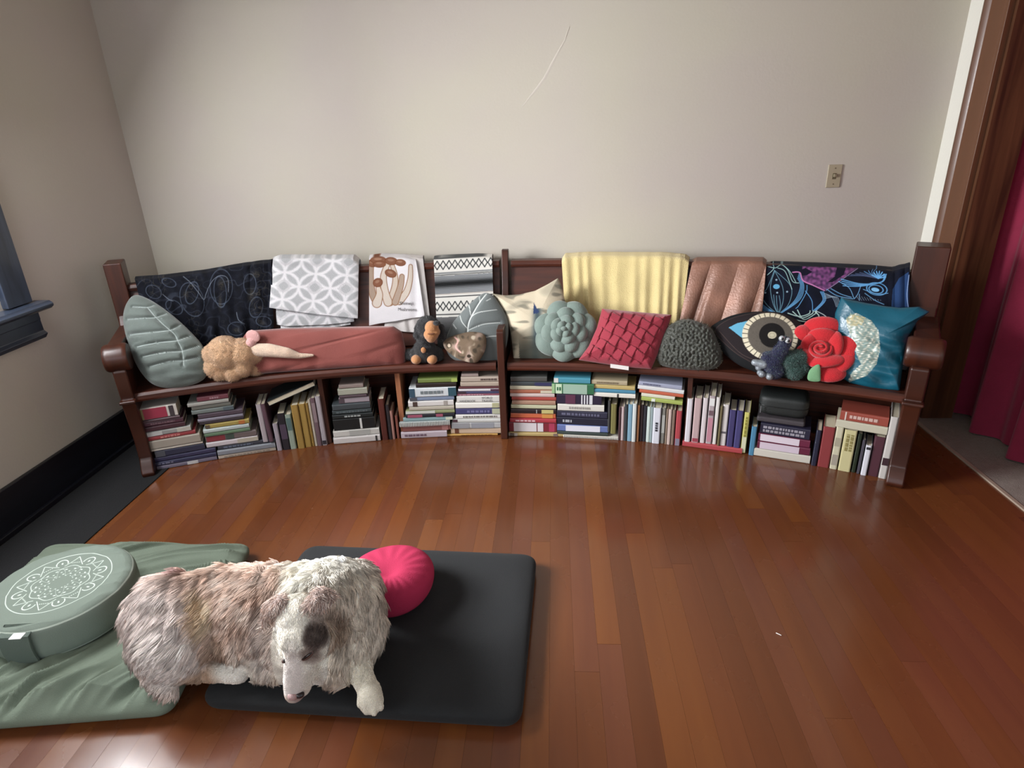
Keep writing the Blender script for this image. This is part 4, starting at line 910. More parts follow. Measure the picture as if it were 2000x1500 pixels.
# black plush puppy with tan face
def puppy():
    R = 4.02; q = lambda x, y, d=0: W(x, y, R+d); k = mpp(q(835, 690)); root = thing('plush_puppy', 'black plush puppy with tan muzzle and feet sitting on the seat', 'stuffed toy', q(830, 708))
    mb_ = mat('black_plush_fur', '0E0D10', .9, .8, 300, sheen=.25); mtn = mat('tan_face_fur', 'B07A4C', .9, .6, 300, sheen=.3)
    a = cyl(835, 690, R)[0]; er, et = rad(a)
    b = blob('body', [(q(830, 685), 24*k), (q(818, 695, .02), 18*k), (q(848, 693, .02), 19*k), (q(836, 640), 24*k), (q(830, 662), 17*k), (q(812, 690), 12*k, q(812, 702, -.03), 9*k), (q(845, 690), 11*k, q(844, 702, -.03), 9*k), (q(820, 640), 10*k, q(816, 655, -.01), 9*k), (q(860, 640), 8*k, q(864, 660), 7*k), (q(800, 692, .03), 12*k)], mb_, root, .005, 3)
    blob('muzzle', [(q(842, 652, -.045), 15*k), (q(843, 640, -.045), 14*k), (q(842, 660, -.05), 10*k), (q(850, 648, -.05), 10*k)], mtn, root, .004, 3)
    ellip('nose', q(853, 631, -.09), (7*k, .012, 5*k), (et, er, ez), mb_, root)
    ellip('mouth', q(842, 652, -.086), (7*k, .008, 1.6*k), (et, er, ez), mat('tan_dark', '6A4028', .9), root)
    ellip('chest_spot', q(827, 684, -.058), (5*k, .008, 6*k), (et, er, ez), mtn, root)
    for x in (813, 844): ellip('foot', q(x, 702, -.05), (10*k, .03, 9*k), (et, er, ez), mtn, root)
    P, N_ = sample(b, 6000, 4); r = np.random.default_rng(2); strands('fur', P, N_, r.normal(size=P.shape)+[0, 0, -1.2], np.full(len(P), .009), np.full(len(P), .0007), np.tile(hx('141216'), (len(P), 1)), PLUSH, root, .6)
puppy()
# second leaf pillow
LV2 = [[(915, 706), (915, 654), (917, 633), (923, 618), (937, 593), (950, 575)], [(922, 620), (936, 612), (971, 606)], [(917, 646), (944, 635), (977, 631)], [(921, 617), (918, 603), (916, 596)], [(914, 642), (904, 630), (899, 617)], [(938, 592), (937, 580)], [(951, 589), (959, 584)], [(946, 661), (960, 658), (976, 657)], [(893, 643), (886, 634)]]
def c_leaf2(P):
    C = np.tile(hx('5A605F'), (len(P), 1)); C *= (1+.08*snoise(P[:, 0], P[:, 1], 3, .06))[:, None]
    for i, l in enumerate(LV2): stroke(C, P, catmull(l, 6, False), 2.2 if i == 0 else 1.3, 'C8CCC8')
    return C
pillow('leaf_pillow', 'slate grey leaf-shaped pillow with white veins left of the middle divider', [(872, 660), (883, 633), (899, 613), (921, 590), (944, 573), (961, 576), (975, 593), (989, 618), (993, 645), (988, 680), (975, 704), (935, 708), (890, 704), (872, 685)], on_seat(930, 706, 22, 0, back=.03), .12, VELVET, c_leaf2,
       smooth=True, nt=220, nr=70, hf=lambda P, R: -.006*np.exp(-(np.minimum(sdist(P, LV2[0]), sdist(P, LV2[2]))/4)**2)+.003*snoise(P[:, 0], P[:, 1], 5, .08))
def c_small(P):
    n1 = snoise(P[:, 0], P[:, 1], 12, .13); n2 = snoise(P[:, 0], P[:, 1], 5, .24); C = np.tile(hx('6A5A4A'), (len(P), 1))
    put(C, (n1*1.6).clip(0, .8), 'A08A7E'); put(C, ((n2-.25)*3).clip(0, .8), 'BCB09C'); put(C, ((-n2-.2)*3).clip(0, .9), '40382E')
    ell(C, P, 879, 676, 5, 5, '4A4034', 0, 2); ell(C, P, 879, 676, 3, 3, 'C4B4A0'); stroke(C, P, catmull([(890, 660), (897, 668), (893, 680), (902, 690)], 6, False), 3, 'C49C94'); ell(C, P, 918, 697, 4, 3, '302820')
    return C
pillow('animal_pillow', 'small brown and pink printed pillow lying before the slate leaf pillow', [(866, 668), (880, 658), (898, 652), (921, 648), (944, 652), (950, 667), (945, 690), (930, 708), (905, 705), (885, 695), (870, 682)], on_seat(915, 708, 28, 6, back=-.03), .09, CLOTH, c_small, smooth=True, hf=wrk(.003, .1))
# birch pillow
def c_birch(P):
    x, y = P[:, 0], P[:, 1]; C = np.tile(hx('BFB39C'), (len(P), 1)); n = snoise(x*.6, y*1.3, 6, .09); n2 = snoise(x*.5, y*1.4, 8, .2)
    put(C, ((n-.02)*4).clip(0, .7), '8F8978'); put(C, ((n2-.22)*5).clip(0, .7), '6A675B')
    g = np.exp(-((x-1052-(y-600)*-.05)/9)**2)*(y > 590); put(C, g*.9*(y > 604), '35444A'); put(C, (np.clip((y-655-(1045-x)*.25)/25, 0, 1)*(x > 1015)*.8).clip(0, .9), '40443E')
    fillp(C, P, [(1044, 593), (1050, 604), (1056, 612), (1043, 616)], '2C3A5A')
    return C
pillow('birch_pillow', 'square cream birch bark print pillow right of the middle divider', [(961, 573), (985, 577), (1015, 575), (1045, 568), (1070, 555), (1090, 543), (1097, 558), (1104, 590), (1112, 640), (1115, 698), (1060, 703), (1003, 701), (999, 660), (994, 636), (984, 608), (972, 588)], on_seat(1040, 702, 22, 0, back=.03), .13, CANVAS, c_birch, nt=240, nr=70, hf=wrk(.004, .08))
# round flower pillows
def flower(name, label, cx, cy, pl, rings, m_of, core, sub, group=None, leaves=None):
    root = thing(name, label, 'pillow', pl.hit(np.array([[cx, cy]]))[0], GP); c = pl.hit(np.array([[cx, cy]]))[0]; k = mpp(c)
    for (n_, rr, w, l, th, lift, tiltd, ph) in rings:
        for i in range(n_):
            a = ph+2*math.pi*i/n_+rng.normal()*.06; d = pl.ex*math.cos(a)+pl.up*math.sin(a); s = -pl.ex*math.sin(a)+pl.up*math.cos(a)
            td = math.radians(tiltd); dd = d*math.cos(td)+pl.n*math.sin(td); nn = pl.n*math.cos(td)-d*math.sin(td)
            sc = 1+rng.normal()*.05
            ellip(sub, c+d*rr*k+pl.n*lift*k, (l*k*sc, w*k*sc, th*k), (dd, s, nn), m_of, root, warp=lambda S: np.c_[S[:, 0], S[:, 1]*(1-.25*S[:, 0]), S[:, 2]-.35*(S[:, 1]**2)])
    for (dx, dy, w, l, th, lift, ph) in core:
        d = pl.ex*math.cos(ph)+pl.up*math.sin(ph); s = -pl.ex*math.sin(ph)+pl.up*math.cos(ph)
        ellip(sub, c+pl.ex*dx*k+pl.up*dy*k+pl.n*lift*k, (l*k, w*k, th*k), (d, s, pl.n), m_of, root)
    ellip('backing', c-pl.n*4*k, (rings[0][1]*1.05*k, rings[0][1]*1.05*k, 10*k), (pl.ex, pl.up, pl.n), m_of, root)
    return root, c, k
plS = on_seat(1105, 706, 26, 0, back=-.0)
flower('succulent_pillow', 'round sage green succulent-shaped pillow with puffy petals on the seat', 1104, 647, plS,
       [(7, 43, 28, 19, 12, 3, 8, .2), (7, 30, 22, 16, 11, 12, 18, .65), (5, 18, 17, 12, 9, 20, 30, .1), (4, 9, 10, 8, 7, 27, 45, .5)], mat('sage_velvet', '68776F', .8, .2, 150, .04, sheen=.35), [(0, 0, 5, 7, 8, 29, 0)], 'petal')
# crimson lattice pillow
def h_crim(P, R):
    q = P-np.array([1212, 665]); a, b = math.radians(28), math.radians(-58); u = (q[:, 0]*math.cos(a)+q[:, 1]*math.sin(a))/19; v = (q[:, 0]*math.cos(b)+q[:, 1]*math.sin(b))/19
    iu, iv = np.floor(u), np.floor(v); fu, fv = u-iu, v-iv; par = (iu+iv) % 2
    return np.where(par == 0, .011*np.minimum(fu*1.2, 1)*np.minimum((1-fu)*10, 1), .011*np.minimum(fv*1.2, 1)*np.minimum((1-fv)*10, 1))*np.clip((1-R)*5, 0, 1)
cp_ = pillow('woven_pillow', 'crimson square pillow with pleated basketweave squares', [(1176, 603), (1240, 609), (1312, 615), (1302, 650), (1288, 684), (1272, 721), (1220, 717), (1175, 710), (1130, 703), (1150, 676), (1166, 640)], on_seat(1205, 716, 30, -4, back=-.01), .14, VELVET, flat('8A1A2E', .05, 3, .04), hf=h_crim, nt=260, nr=90)
pt = W(1210, 714, 3.99); er, et = rad(cyl(1210, 714, 4)[0]); 
box('care_tag', -.045, .045, -.002, .0, -.012, .008, mat('white_satin_tag', 'D8D4D0', .5), cp_, 0, atz(1210, 716, .438)-er*.0, (nrm(et-ez*.1), er, ez))
# dark olive ruffled pillow
pf = on_seat(1345, 722, 24, 0, back=.0)
fz = pillow('ruffled_pillow', 'dark olive grey shaggy ruffled pillow beside the crimson one', [(1284, 700), (1290, 668), (1304, 640), (1322, 628), (1345, 624), (1370, 631), (1390, 643), (1402, 668), (1409, 692), (1402, 716), (1362, 723), (1300, 716)], pf, .13, MV('shimmer_pile', .5, .5, 120, sheen=.2), flat('34362E', .2, 3, .3), smooth=True, nt=240, nr=80,
     hf=lambda P, R: .012*np.abs(snoise(P[:, 0], P[:, 1], 4, .3))+.008*snoise(P[:, 0], P[:, 1], 7, .55))
P, N_ = sample(fz, 14000, 6); r = np.random.default_rng(2); fw = N_@pf.n > .2; P, N_ = P[fw], N_[fw]; cc_ = P-pf.hit(np.array([[1352, 690]]))[0]; ph = snoise(P[:, 0]*90, P[:, 2]*90, 3, 1.)
D = cc_+np.cross(N_, cc_)*ph[:, None]*1.6+.02*r.normal(size=P.shape); C = hx('3C3E34')*(1+.5*np.abs(ph)[:, None])+.05*r.random((len(P), 1)); C[r.random(len(P)) < .16] = hx('A4A694')  # scattered pale strands are painted-in silvery shimmer highlights
strands('pile', P, N_, D, .018*(.6+.7*r.random(len(P))), np.full(len(P), .0011), C, MV('shimmer_strand', .25, 0, spec=.8), fz, .5)
# eye pillow
plE = on_seat(1490, 735, 30, 2, back=.015)
def c_eye(P):
    C = np.tile(hx('17181A'), (len(P), 1)); al = catmull([(1398, 648), (1420, 628), (1460, 616), (1510, 612), (1560, 630), (1570, 665), (1540, 715), (1500, 722), (1450, 700), (1415, 672)], 8)
    fillp(C, P, al, '221C1E'); stroke(C, P, al, 1.5, '3C302E', True); stroke(C, P, catmull([(1406, 650), (1450, 695), (1500, 712)], 8, False), 1, '4A3C38')
    fillp(C, P, [(1424, 643), (1440, 635), (1462, 630), (1462, 672), (1446, 661)], '5C9CB8')
    ell(C, P, 1504, 660, 54, 47, 'CFC6AE', 8); dx, dy = P[:, 0]-1504, P[:, 1]-660; an = np.arctan2(dy/47, dx/54); rr = np.hypot(dx/54, dy/47)
    put(C, np.where((rr < 1) & (rr > .78), 1.6-np.abs(((an/(2*math.pi)*30) % 1)-.5)*14, 0), '3A342C')
    ell(C, P, 1505, 660, 44, 38, '5C564E', 8); put(C, np.where(rr < .77, .25*np.abs(snoise(P[:, 0], P[:, 1], 3, .6)), 0), '2E2A28')
    ell(C, P, 1508, 659, 25, 24, '161414', 8); ell(C, P, 1508, 659, 8.5, 7, 'B8B098'); ell(C, P, 1508, 659, 5, 4, '94907C', 0, 1)
    return C
pillow('eye_pillow', 'black eye-shaped pillow with cream segmented ring iris and blue corner', [(1386, 646), (1400, 630), (1430, 616), (1470, 609), (1520, 610), (1552, 622), (1576, 642), (1590, 670), (1582, 710), (1550, 735), (1506, 738), (1476, 727), (1440, 711), (1406, 682)], plE, .13, CANVAS, c_eye, smooth=True, nt=300, nr=110)
# peacock plush
def peacock():
    R = 3.95; q = lambda x, y, d=0: W(x, y, R+d); k = mpp(q(1520, 700)); root = thing('plush_peacock', 'small navy plush bird with silver googly eyes and green tail', 'stuffed toy', q(1525, 742))
    er, et = rad(cyl(1520, 700, R)[0]); mn = mat('navy_plush', '10143A', .85, .7, 260, sheen=.4)
    b = blob('body', [(q(1533, 669), 11*k), (q(1530, 678), 11*k, q(1506, 712), 17*k), (q(1512, 722), 18*k), (q(1500, 700), 13*k)], mn, root, .004, 3)
    t = blob('tail', [(q(1545, 705, .02), 20*k), (q(1560, 700, .03), 17*k), (q(1552, 725, .01), 17*k), (q(1566, 718, .02), 13*k)], mat('green_plush', '24403A', .9, .8, 200, .3, sheen=.3), root, .005, 2)
    ms = mat('silver_cloth', '8E959C', .35, .5, 80, metal=.4)
    blob('wing', [(q(1474, 708, -.02), 7*k, q(1492, 712, -.02), 9*k), (q(1482, 718, -.02), 7*k)], ms, root, .003, 1)
    for x, y in ((1503, 737), (1488, 732)): blob('foot', [(q(x, y-1, -.04), 7*k), (q(x-4, y-4, -.03), 6*k)], ms, root, .003, 1)
    for x, y in ((1527, 661), (1539, 665)):
        e = ellip('eye', q(x, y, -.035), (5.5*k,)*3, (et, er, ez), mat('silver_eye', 'B8BCC0', .25, metal=.3), root); ellip('pupil', q(x+1.5, y+1, -.05), (2.4*k, 2.4*k, 2.4*k), (et, er, ez), mat('pupil_black', '060606', .2), e)
    for o, c in ((b, '141A48'), (t, '2E5048')):
        P, N_ = sample(o, 3500, 4); r = np.random.default_rng(2); C = hx(c)*(1+.4*r.random((len(P), 1))); C[r.random(len(P)) < .12] = hx('6C8C88'); strands('fur', P, N_, r.normal(size=P.shape)+[0, 0, .2], .013*(.6+.6*r.random(len(P))), np.full(len(P), .0007), C, PLUSH, root, .6)
peacock()
# red rose pillow with leaves
plR = on_seat(1615, 745, 30, 0, back=-.035); mr_ = mat('red_plush', 'C01420', .9, .5, 260, .05, sheen=.4)
def rose():
    c = plR.hit(np.array([[1614, 686]]))[0]; k = mpp(c); root = thing('rose_pillow', 'bright red rose-shaped plush pillow with green leaves', 'pillow', c, GP); N_ = plR.n
    def pet(x, y, w, l, ang, lift, th=11, tilt=18):
        a = math.radians(ang); d = plR.ex*math.cos(a)+plR.up*math.sin(a); s = -plR.ex*math.sin(a)+plR.up*math.cos(a); td = math.radians(tilt); dd = d*math.cos(td)+N_*math.sin(td); nn = N_*math.cos(td)-d*math.sin(td)
        p = plR.hit(np.array([[x, y]]))[0]+N_*lift*k; ellip('petal', p, (l*k*1.12, w*k*1.12, th*k), (dd, s, nn), mr_, root, warp=lambda S: np.c_[S[:, 0], S[:, 1], S[:, 2]-.3*S[:, 1]**2])
    for a in ((1607, 641, 32, 20, 95, 4), (1572, 655, 18, 20, 150, 2), (1652, 678, 28, 20, 0, 6), (1618, 727, 28, 20, -85, 4), (1573, 690, 20, 18, 190, 2), (1645, 705, 24, 18, -30, 5)): pet(*a)
    for a in ((1606, 660, 24, 15, 95, 14), (1631, 674, 22, 13, 10, 16), (1613, 707, 30, 14, -75, 15), (1582, 672, 18, 14, 150, 13), (1580, 697, 17, 13, 210, 12)): pet(*a, 9, 30)
    # spiral heart
    cc = plR.hit(np.array([[1600, 685]]))[0]; n = 60; V = []
    for i in range(n):
        th = i/n*math.pi*4.2; rr = (3+17*i/n)*k; tb = 3.6*k; p = cc+plR.ex*rr*math.cos(th)*1.05+plR.up*rr*math.sin(th)*.9+N_*(26-8*i/n)*k; d = plR.ex*math.cos(th)+plR.up*math.sin(th)
        for j in range(10):
            b = j*math.pi/5; V.append(p+d*tb*math.cos(b)+N_*tb*2.2*math.sin(b))
    mk('petal_spiral', V, grid_faces(n, 10, False, True), mr_, root, smooth=True)
    ellip('rose_heart', cc+N_*12*k, (21*k, 18*k, 15*k), (plR.ex, plR.up, N_), mr_, root)
    ellip('backing', c, (44*k, 44*k, 9*k), (plR.ex, plR.up, N_), mr_, root)
    mg = mat('green_felt', '6E9870', .9, .3, 300)
    for out in ([(1578, 742), (1582, 722), (1600, 712), (1603, 735), (1600, 745)], [(1658, 735), (1657, 712), (1668, 694), (1679, 705), (1676, 722)]):
        cushion('leaf', out, on_seat(out[0][0], 744, 12, back=-.05), .02, mg, flat('6E9870'), parent=root, smooth=True, nt=60, nr=14)
rose()
# teal satin pillow with a silver sequin feather
FE = [(1653, 622), (1673, 613), (1702, 628), (1716, 648), (1719, 682), (1712, 712), (1692, 735), (1656, 747), (1664, 728), (1682, 712), (1672, 690), (1665, 664), (1655, 640)]
def c_teal(P):
    C = np.tile(hx('0F5468'), (len(P), 1)); C *= (1+.06*snoise(P[:, 0], P[:, 1], 3, .05))[:, None]; n = snoise(P[:, 0]*.6, P[:, 1]*1.4, 5, .7)
    put(C, inpoly(P, FE)*(.75+.35*n).clip(.35, 1), 'B8B4A0'); put(C, inpoly(P, FE)*((n-.2)*3).clip(0, 1), 'E0DED2'); put(C, inpoly(P, [(1652, 628), (1662, 614), (1690, 622), (1684, 636), (1662, 640)])*(.5+.5*n).clip(0, 1), 'B8A470')
    return C
pillow('satin_pillow', 'shiny teal pillow with a silver sequin feather at the right end', [(1643, 580), (1665, 586), (1693, 592), (1730, 598), (1759, 601), (1796, 599), (1816, 609), (1792, 627), (1774, 658), (1765, 702), (1757, 763), (1704, 758), (1660, 748), (1640, 735), (1634, 690), (1630, 640), (1631, 612)], on_seat(1710, 760, 20, 2, back=.02), .15, SATIN, c_teal, nt=260, nr=90,
       hf=lambda P, R: .022*snoise((P[:, 0]+P[:, 1]*1.2)*.4, (P[:, 1]-P[:, 0]*.4)*1.5, 4, .1)*np.clip((P[:, 1]-620)/70, 0, 1)*np.clip((P[:, 0]-1640)/50, .2, 1)+.007*snoise(P[:, 0], P[:, 1], 15, .06)+.003*inpoly(P, FE)*snoise(P[:, 0]*.5, P[:, 1]*1.5, 6, .6))
# ---------------------------------------------------------------- meditation cushions on the floor
class WP:
    n = np.array([0, 0, 1.]); 
    def __init__(s, z): s.z = z
    def hit(s, P): return np.c_[P, np.full(len(P), s.z)]
def rcorner(pts, r=.05, n=8):
    out = []; N = len(pts); pts = np.array(pts, float)
    for i in range(N):
        a, b, c = pts[i-1], pts[i], pts[(i+1) % N]; u, v = nrm(a-b), nrm(c-b)
        for t in np.linspace(0, 1, n): out.append((1-t)**2*(b+u*r)+2*t*(1-t)*b+t*t*(b+v*r))
    return np.array(out)
def ridge(x, y, seed, f): return 1-np.abs(snoise(x, y, seed, f))*2.2
def h_gm(P, R):
    x, y = P[:, 0], P[:, 1]; b = np.clip((y-1.45)/.4, 0, 1)
    v1 = x*.93-y*.37; u1 = x*.37+y*.93; v2 = y*.93-x*.35; u2 = x*.93+y*.35
    f1 = np.clip(1-np.abs(snoise(v1+.012*np.sin(u1*14), u1*.07, 5, 36))*3, 0, 1)+.5*np.clip(1-np.abs(snoise(v1, u1*.15, 8, 75))*3, 0, 1)
    f2 = np.clip(1-np.abs(snoise(v2+.01*np.sin(u2*11), u2*.07, 6, 60))*3, 0, 1)
    return (.042*f1*(1-b)+.03*f2*b)*np.clip(R*1.8-.5, 0, 1)+.012*snoise(x, y, 3, 7)
GM = 'round and square floor cushions'
gm = cushion('floor_cushion', rcorner([(-2.05, 1.98), (-1.21, 2.0), (-1.1, 1.235), (-1.95, 1.13)], .05), WP(.042), .082, CANVAS, flat('6B7668', .05, 3, 4), hf=h_gm, n=9, mm=2.3, nt=420, nr=150)
tag(gm, 'wrinkled square sage green floor cushion under the round mandala cushion', 'floor cushion', GM)
bmz = cushion('floor_cushion', rcorner([(-.985, 2.0), (-.075, 1.955), (-.1, 1.235), (-1.04, 1.27)], .055), WP(.036), .07, MV('black_cotton', .9, .25, 400, sheen=.03), flat('121416', .08, 3, 6), hf=lambda P, R: .006*snoise(P[:, 0], P[:, 1], 3, 6)+.002*snoise(P[:, 0], P[:, 1], 8, 22), n=14, mm=2.6, nt=300, nr=80)
tag(bmz, 'square black floor cushion with the pink round cushion on it', 'floor cushion', GM)
# magenta zafu
mc = atz(775, 1210, .075)[:2]+np.array([-.045, .135]); an_ = np.linspace(0, 2*math.pi, 200, endpoint=False)
def h_pleat(cx, cy, amp, k): return lambda P, R: amp*np.sin(np.arctan2(P[:, 1]-cy, P[:, 0]-cx)*k)*np.clip(R*3-1, 0, 1)*(1-R**6)+.006*snoise(P[:, 0], P[:, 1], 4, 18)-.012*np.exp(-(R/.25)**2)
mz = cushion('round_cushion', np.c_[mc[0]+.148*np.cos(an_), mc[1]+.148*np.sin(an_)], WP(.143), .145, CANVAS, flat('A62C4C', .05, 3, 8), hf=h_pleat(mc[0]+.012, mc[1]-.055, .0012, 19), c=(mc[0]+.012, mc[1]-.055), n=3.2, mm=2.1, nt=260, nr=80)
tag(mz, 'round magenta pink meditation cushion on the black floor cushion', 'floor cushion', GM)
# sage zafu with white mandala
gc = np.array([-1.645, 1.575]); gr = .222
def c_zafu(P):
    C = np.tile(hx('737E74'), (len(P), 1)); d = P-gc; a = math.radians(12); q = np.c_[d[:, 0]*math.cos(a)+d[:, 1]*math.sin(a), -d[:, 0]*math.sin(a)+d[:, 1]*math.cos(a)]*1000
    q = q-[4, 4]; r = np.hypot(*q.T); th = np.arctan2(q[:, 1], q[:, 0]); wcol = 'CDD6CE'
    put(C, 1.7-abs(r-148), wcol)
    for n_, rc, rp, w, ph in ((8, 112, 17, 1.5, 0),):
        tt = ((th+ph)/(2*math.pi)*n_) % 1-.5; cx = np.cos(tt*2*math.pi/n_)*r-rc; cy = np.sin(tt*2*math.pi/n_)*r
        dd = np.hypot(cx*.85, cy); put(C, np.where(cx > -8, w+.6-abs(dd-rp), 0), wcol); put(C, 3.2-np.hypot(cx*.5, cy), wcol)
        t2 = ((th+math.pi/n_)/(2*math.pi)*n_) % 1-.5; c2 = np.cos(t2*2*math.pi/n_)*r; s2 = np.sin(t2*2*math.pi/n_)*r
        put(C, np.where((c2 > 88) & (c2 < 134), 1.9-abs(np.abs(s2)-(134-c2)*.62), 0), wcol)
        for k in (-12, -6, 0, 6, 12): put(C, 2.3-np.hypot(c2-104, s2-k), wcol)
    put(C, 1.6-abs(r-84-4*np.cos(th*8)), wcol)
    for n_, rc, sz, ph in ((16, 70, 3, 0), (16, 58, 2.4, .2), (12, 44, 2.6, 0), (12, 34, 2, .25)):
        tt = ((th+ph)/(2*math.pi)*n_) % 1-.5; put(C, (sz-np.hypot((np.cos(tt*2*math.pi/n_)*r-rc), np.sin(tt*2*math.pi/n_)*r*.6)), wcol)
    t3 = ((th)/(2*math.pi)*8) % 1-.5; put(C, np.where(r < 80, 1.4-abs(r-56-22*np.cos(t3*2*math.pi)), 0), wcol)
    put(C, np.where(r < 26, .0, 0), wcol); put(C, np.where(abs(np.hypot(*d.T)-gr*.965) < .0016, .8, 0), 'B4BEB2')
    return C
gz = cushion('round_cushion', np.c_[gc[0]+gr*np.cos(an_), gc[1]+gr*np.sin(an_)], WP(.155), .13, CANVAS, c_zafu, hf=lambda P, R: .007*ridge(P[:, 1]*.9-P[:, 0]*.35, P[:, 0]*.15, 6, 60)*np.clip(R*3-1.6, 0, 1)*(1-R**30)+.003*snoise(P[:, 0], P[:, 1], 4, 12), n=22, mm=3.2, nt=560, nr=230)
tag(gz, 'round sage meditation cushion with white mandala print', 'floor cushion', GM)
ha = math.radians(-84); hd = np.array([math.cos(ha), math.sin(ha), 0]); ht = np.array([-hd[1], hd[0], 0]); hp = np.array([gc[0], gc[1], 0])+hd*(gr-.002)
V = []; hN = 16
for i in range(hN):
    s = i/(hN-1); zz = .088+.12*s; bul = .004+.008*math.sin(math.pi*s)-(.03 if s > .93 else 0); 
    for t in (-.045, .045): V += [hp+hd*bul+ht*t+ez*zz, hp+hd*(bul-.006)+ht*t+ez*zz]
F = []
for i in range(hN-1):
    b = i*4; F += [(b, b+2, b+6, b+4), (b+1, b+5, b+7, b+3), (b, b+4, b+5, b+1), (b+2, b+3, b+7, b+6)]
fix_normals(mk('carry_handle', V, F, mat('sage_strap', '56625A', .85, .3, 300), gz, smooth=False))
box('white_tag', .01, .045, -.004, .02, 0, .002, mat('white_label', 'E4E6E4', .5), gz, 0, hp+hd*.012+ez*.207, (ht, hd, ez))
# ---------------------------------------------------------------- the dog
def proj(P):
    q = (np.atleast_2d(P)-[0, 0, EYE]) @ RM; return PP+FPX*q[:, :2]/q[:, 2:]
def catmull2(p, n):
    p = np.asarray(p, float); N = len(p); out = []
    for t in np.linspace(0, N-1, n):
        i = min(int(t), N-2); f = t-i; a, b, c, d = p[max(i-1, 0)], p[i], p[i+1], p[min(i+2, N-1)]
        out.append(.5*((2*b)+(-a+c)*f+(2*a-5*b+4*c-d)*f*f+(-a+3*b-3*c+d)*f**3))
    return np.array(out)
def dog():
    D_ = lambda x, y, z: atz(x, y, z)
    root = thing('dog', 'large long-haired white and taupe merle dog lying with lowered head on the cushions', 'dog', D_(500, 1240, .08))
    sph = lambda x, y, z, r: (D_(x, y, z), r)
    cap = lambda a, b: (D_(*a[:3]), a[3], D_(*b[:3]), b[3])
    items = [cap((345, 1205, .21, .125), (430, 1180, .225, .118)), cap((445, 1180, .225, .118), (520, 1190, .23, .138)), cap((520, 1195, .23, .142), (620, 1190, .235, .145)),
             cap((620, 1190, .235, .14), (668, 1190, .25, .125)), sph(500, 1225, .19, .12), sph(585, 1240, .19, .12),
             # rump and thigh
             cap((335, 1200, .21, .13), (345, 1260, .17, .115)), cap((330, 1240, .16, .105), (325, 1300, .13, .07)), cap((360, 1230, .2, .11), (405, 1215, .22, .075)), cap((405, 1205, .24, .06), (412, 1255, .17, .06)),
             cap((390, 1290, .13, .06), (420, 1310, .11, .036)), cap((420, 1312, .108, .03), (462, 1316, .105, .029)), sph(468, 1315, .104, .03),
             # tail lying round
             cap((300, 1260, .13, .07), (322, 1325, .11, .045)), cap((322, 1325, .11, .045), (333, 1350, .1, .02)),
             # chest and mane
             cap((655, 1195, .25, .125), (690, 1225, .2, .1)), cap((690, 1225, .2, .1), (672, 1285, .155, .075)), cap((600, 1270, .16, .085), (660, 1290, .15, .075)), cap((520, 1290, .13, .06), (600, 1300, .13, .06)), sph(690, 1150, .25, .09),
             # neck
             cap((650, 1165, .3, .115), (600, 1185, .37, .078)),
             # near front leg and paw
             cap((694, 1270, .16, .052), (704, 1315, .135, .036)), cap((704, 1315, .135, .034), (722, 1352, .112, .03)), cap((722, 1352, .11, .034), (725, 1370, .102, .035))]
    for i, (x, y) in enumerate(((703, 1376), (716, 1390), (731, 1392), (744, 1382))): items.append(cap((x*.8+145-2, y-18, .106, .011), (x, y, .096, .0092)))
    for x, y in ((478, 1308), (478, 1315), (474, 1322)): items.append(sph(x, y, .1, .012))
    # head: skull, brow, cheeks, muzzle
    items += [sph(589, 1208, .385, .068), sph(592, 1235, .36, .066), cap((565, 1235, .34, .042), (572, 1265, .31, .036)), cap((622, 1240, .33, .045), (612, 1268, .31, .038)),
              cap((590, 1240, .355, .055), (588, 1285, .285, .042)), cap((588, 1285, .285, .044), (579, 1325, .22, .035)), cap((579, 1325, .22, .035), (575, 1352, .175, .028)), cap((597, 1300, .245, .034), (590, 1343, .175, .024))]
    b = blob('body', items, MV('dog_coat', .8, .3, 300, sheen=.2), root, .0045, 2, col=lambda P: dcol(P)[0]*.9)
    VB = np.empty(len(b.data.vertices)*3); b.data.vertices.foreach_get('co', VB); VB = VB.reshape(-1, 3)+ORG[b.name]; PB = proj(VB); DB = np.linalg.norm(VB-[0, 0, EYE], axis=1)
    def surf(x, y, lift=.003):
        m_ = np.hypot(PB[:, 0]-x, PB[:, 1]-y) < 5; i_ = np.where(m_)[0][np.argmin(DB[m_])]; v = VB[i_]; return v+nrm(np.array([0, 0, EYE])-v)*lift
    # ears: folded triangular flaps rooted on the skull
    def ear(rows):
        Q = np.array([[D_(*q) for q in r_] for r_ in rows]); nr_, nc = Q.shape[:2]; nU, nV = 22, 18
        a = np.array([catmull2(Q[:, j], nU) for j in range(nc)]).transpose(1, 0, 2); G = np.array([catmull2(a[i], nV) for i in range(nU)]).reshape(-1, 3)
        e = mk('ear', G, grid_faces(nU, nV), MV('dog_coat', .8), root, col=np.tile(hx('B09890'), (len(G), 1))*(.85+.3*snoise(G[:, 0]*60, G[:, 1]*60, 3, 1.))[:, None], smooth=True)
        s_ = e.modifiers.new('t', 'SOLIDIFY'); s_.thickness = .007; s_.offset = 0; return e
    e1 = ear([[(535, 1170, .42), (549, 1163, .44), (568, 1170, .43)], [(520, 1180, .425), (543, 1172, .455), (568, 1184, .435)], [(514, 1200, .41), (534, 1194, .435), (558, 1200, .415)], [(512, 1216, .385), (524, 1210, .405), (540, 1210, .4)], [(513, 1228, .365), (518, 1224, .37), (524, 1220, .375)]])
    e2 = ear([[(602, 1180, .425), (622, 1160, .43), (650, 1172, .41)], [(598, 1176, .455), (624, 1150, .465), (656, 1162, .445)], [(596, 1188, .46), (618, 1170, .475), (652, 1174, .45)], [(594, 1198, .44), (604, 1192, .455), (636, 1188, .44)]])
    pa = mat('dog_nose', '4A3436', .35, .3, 200)
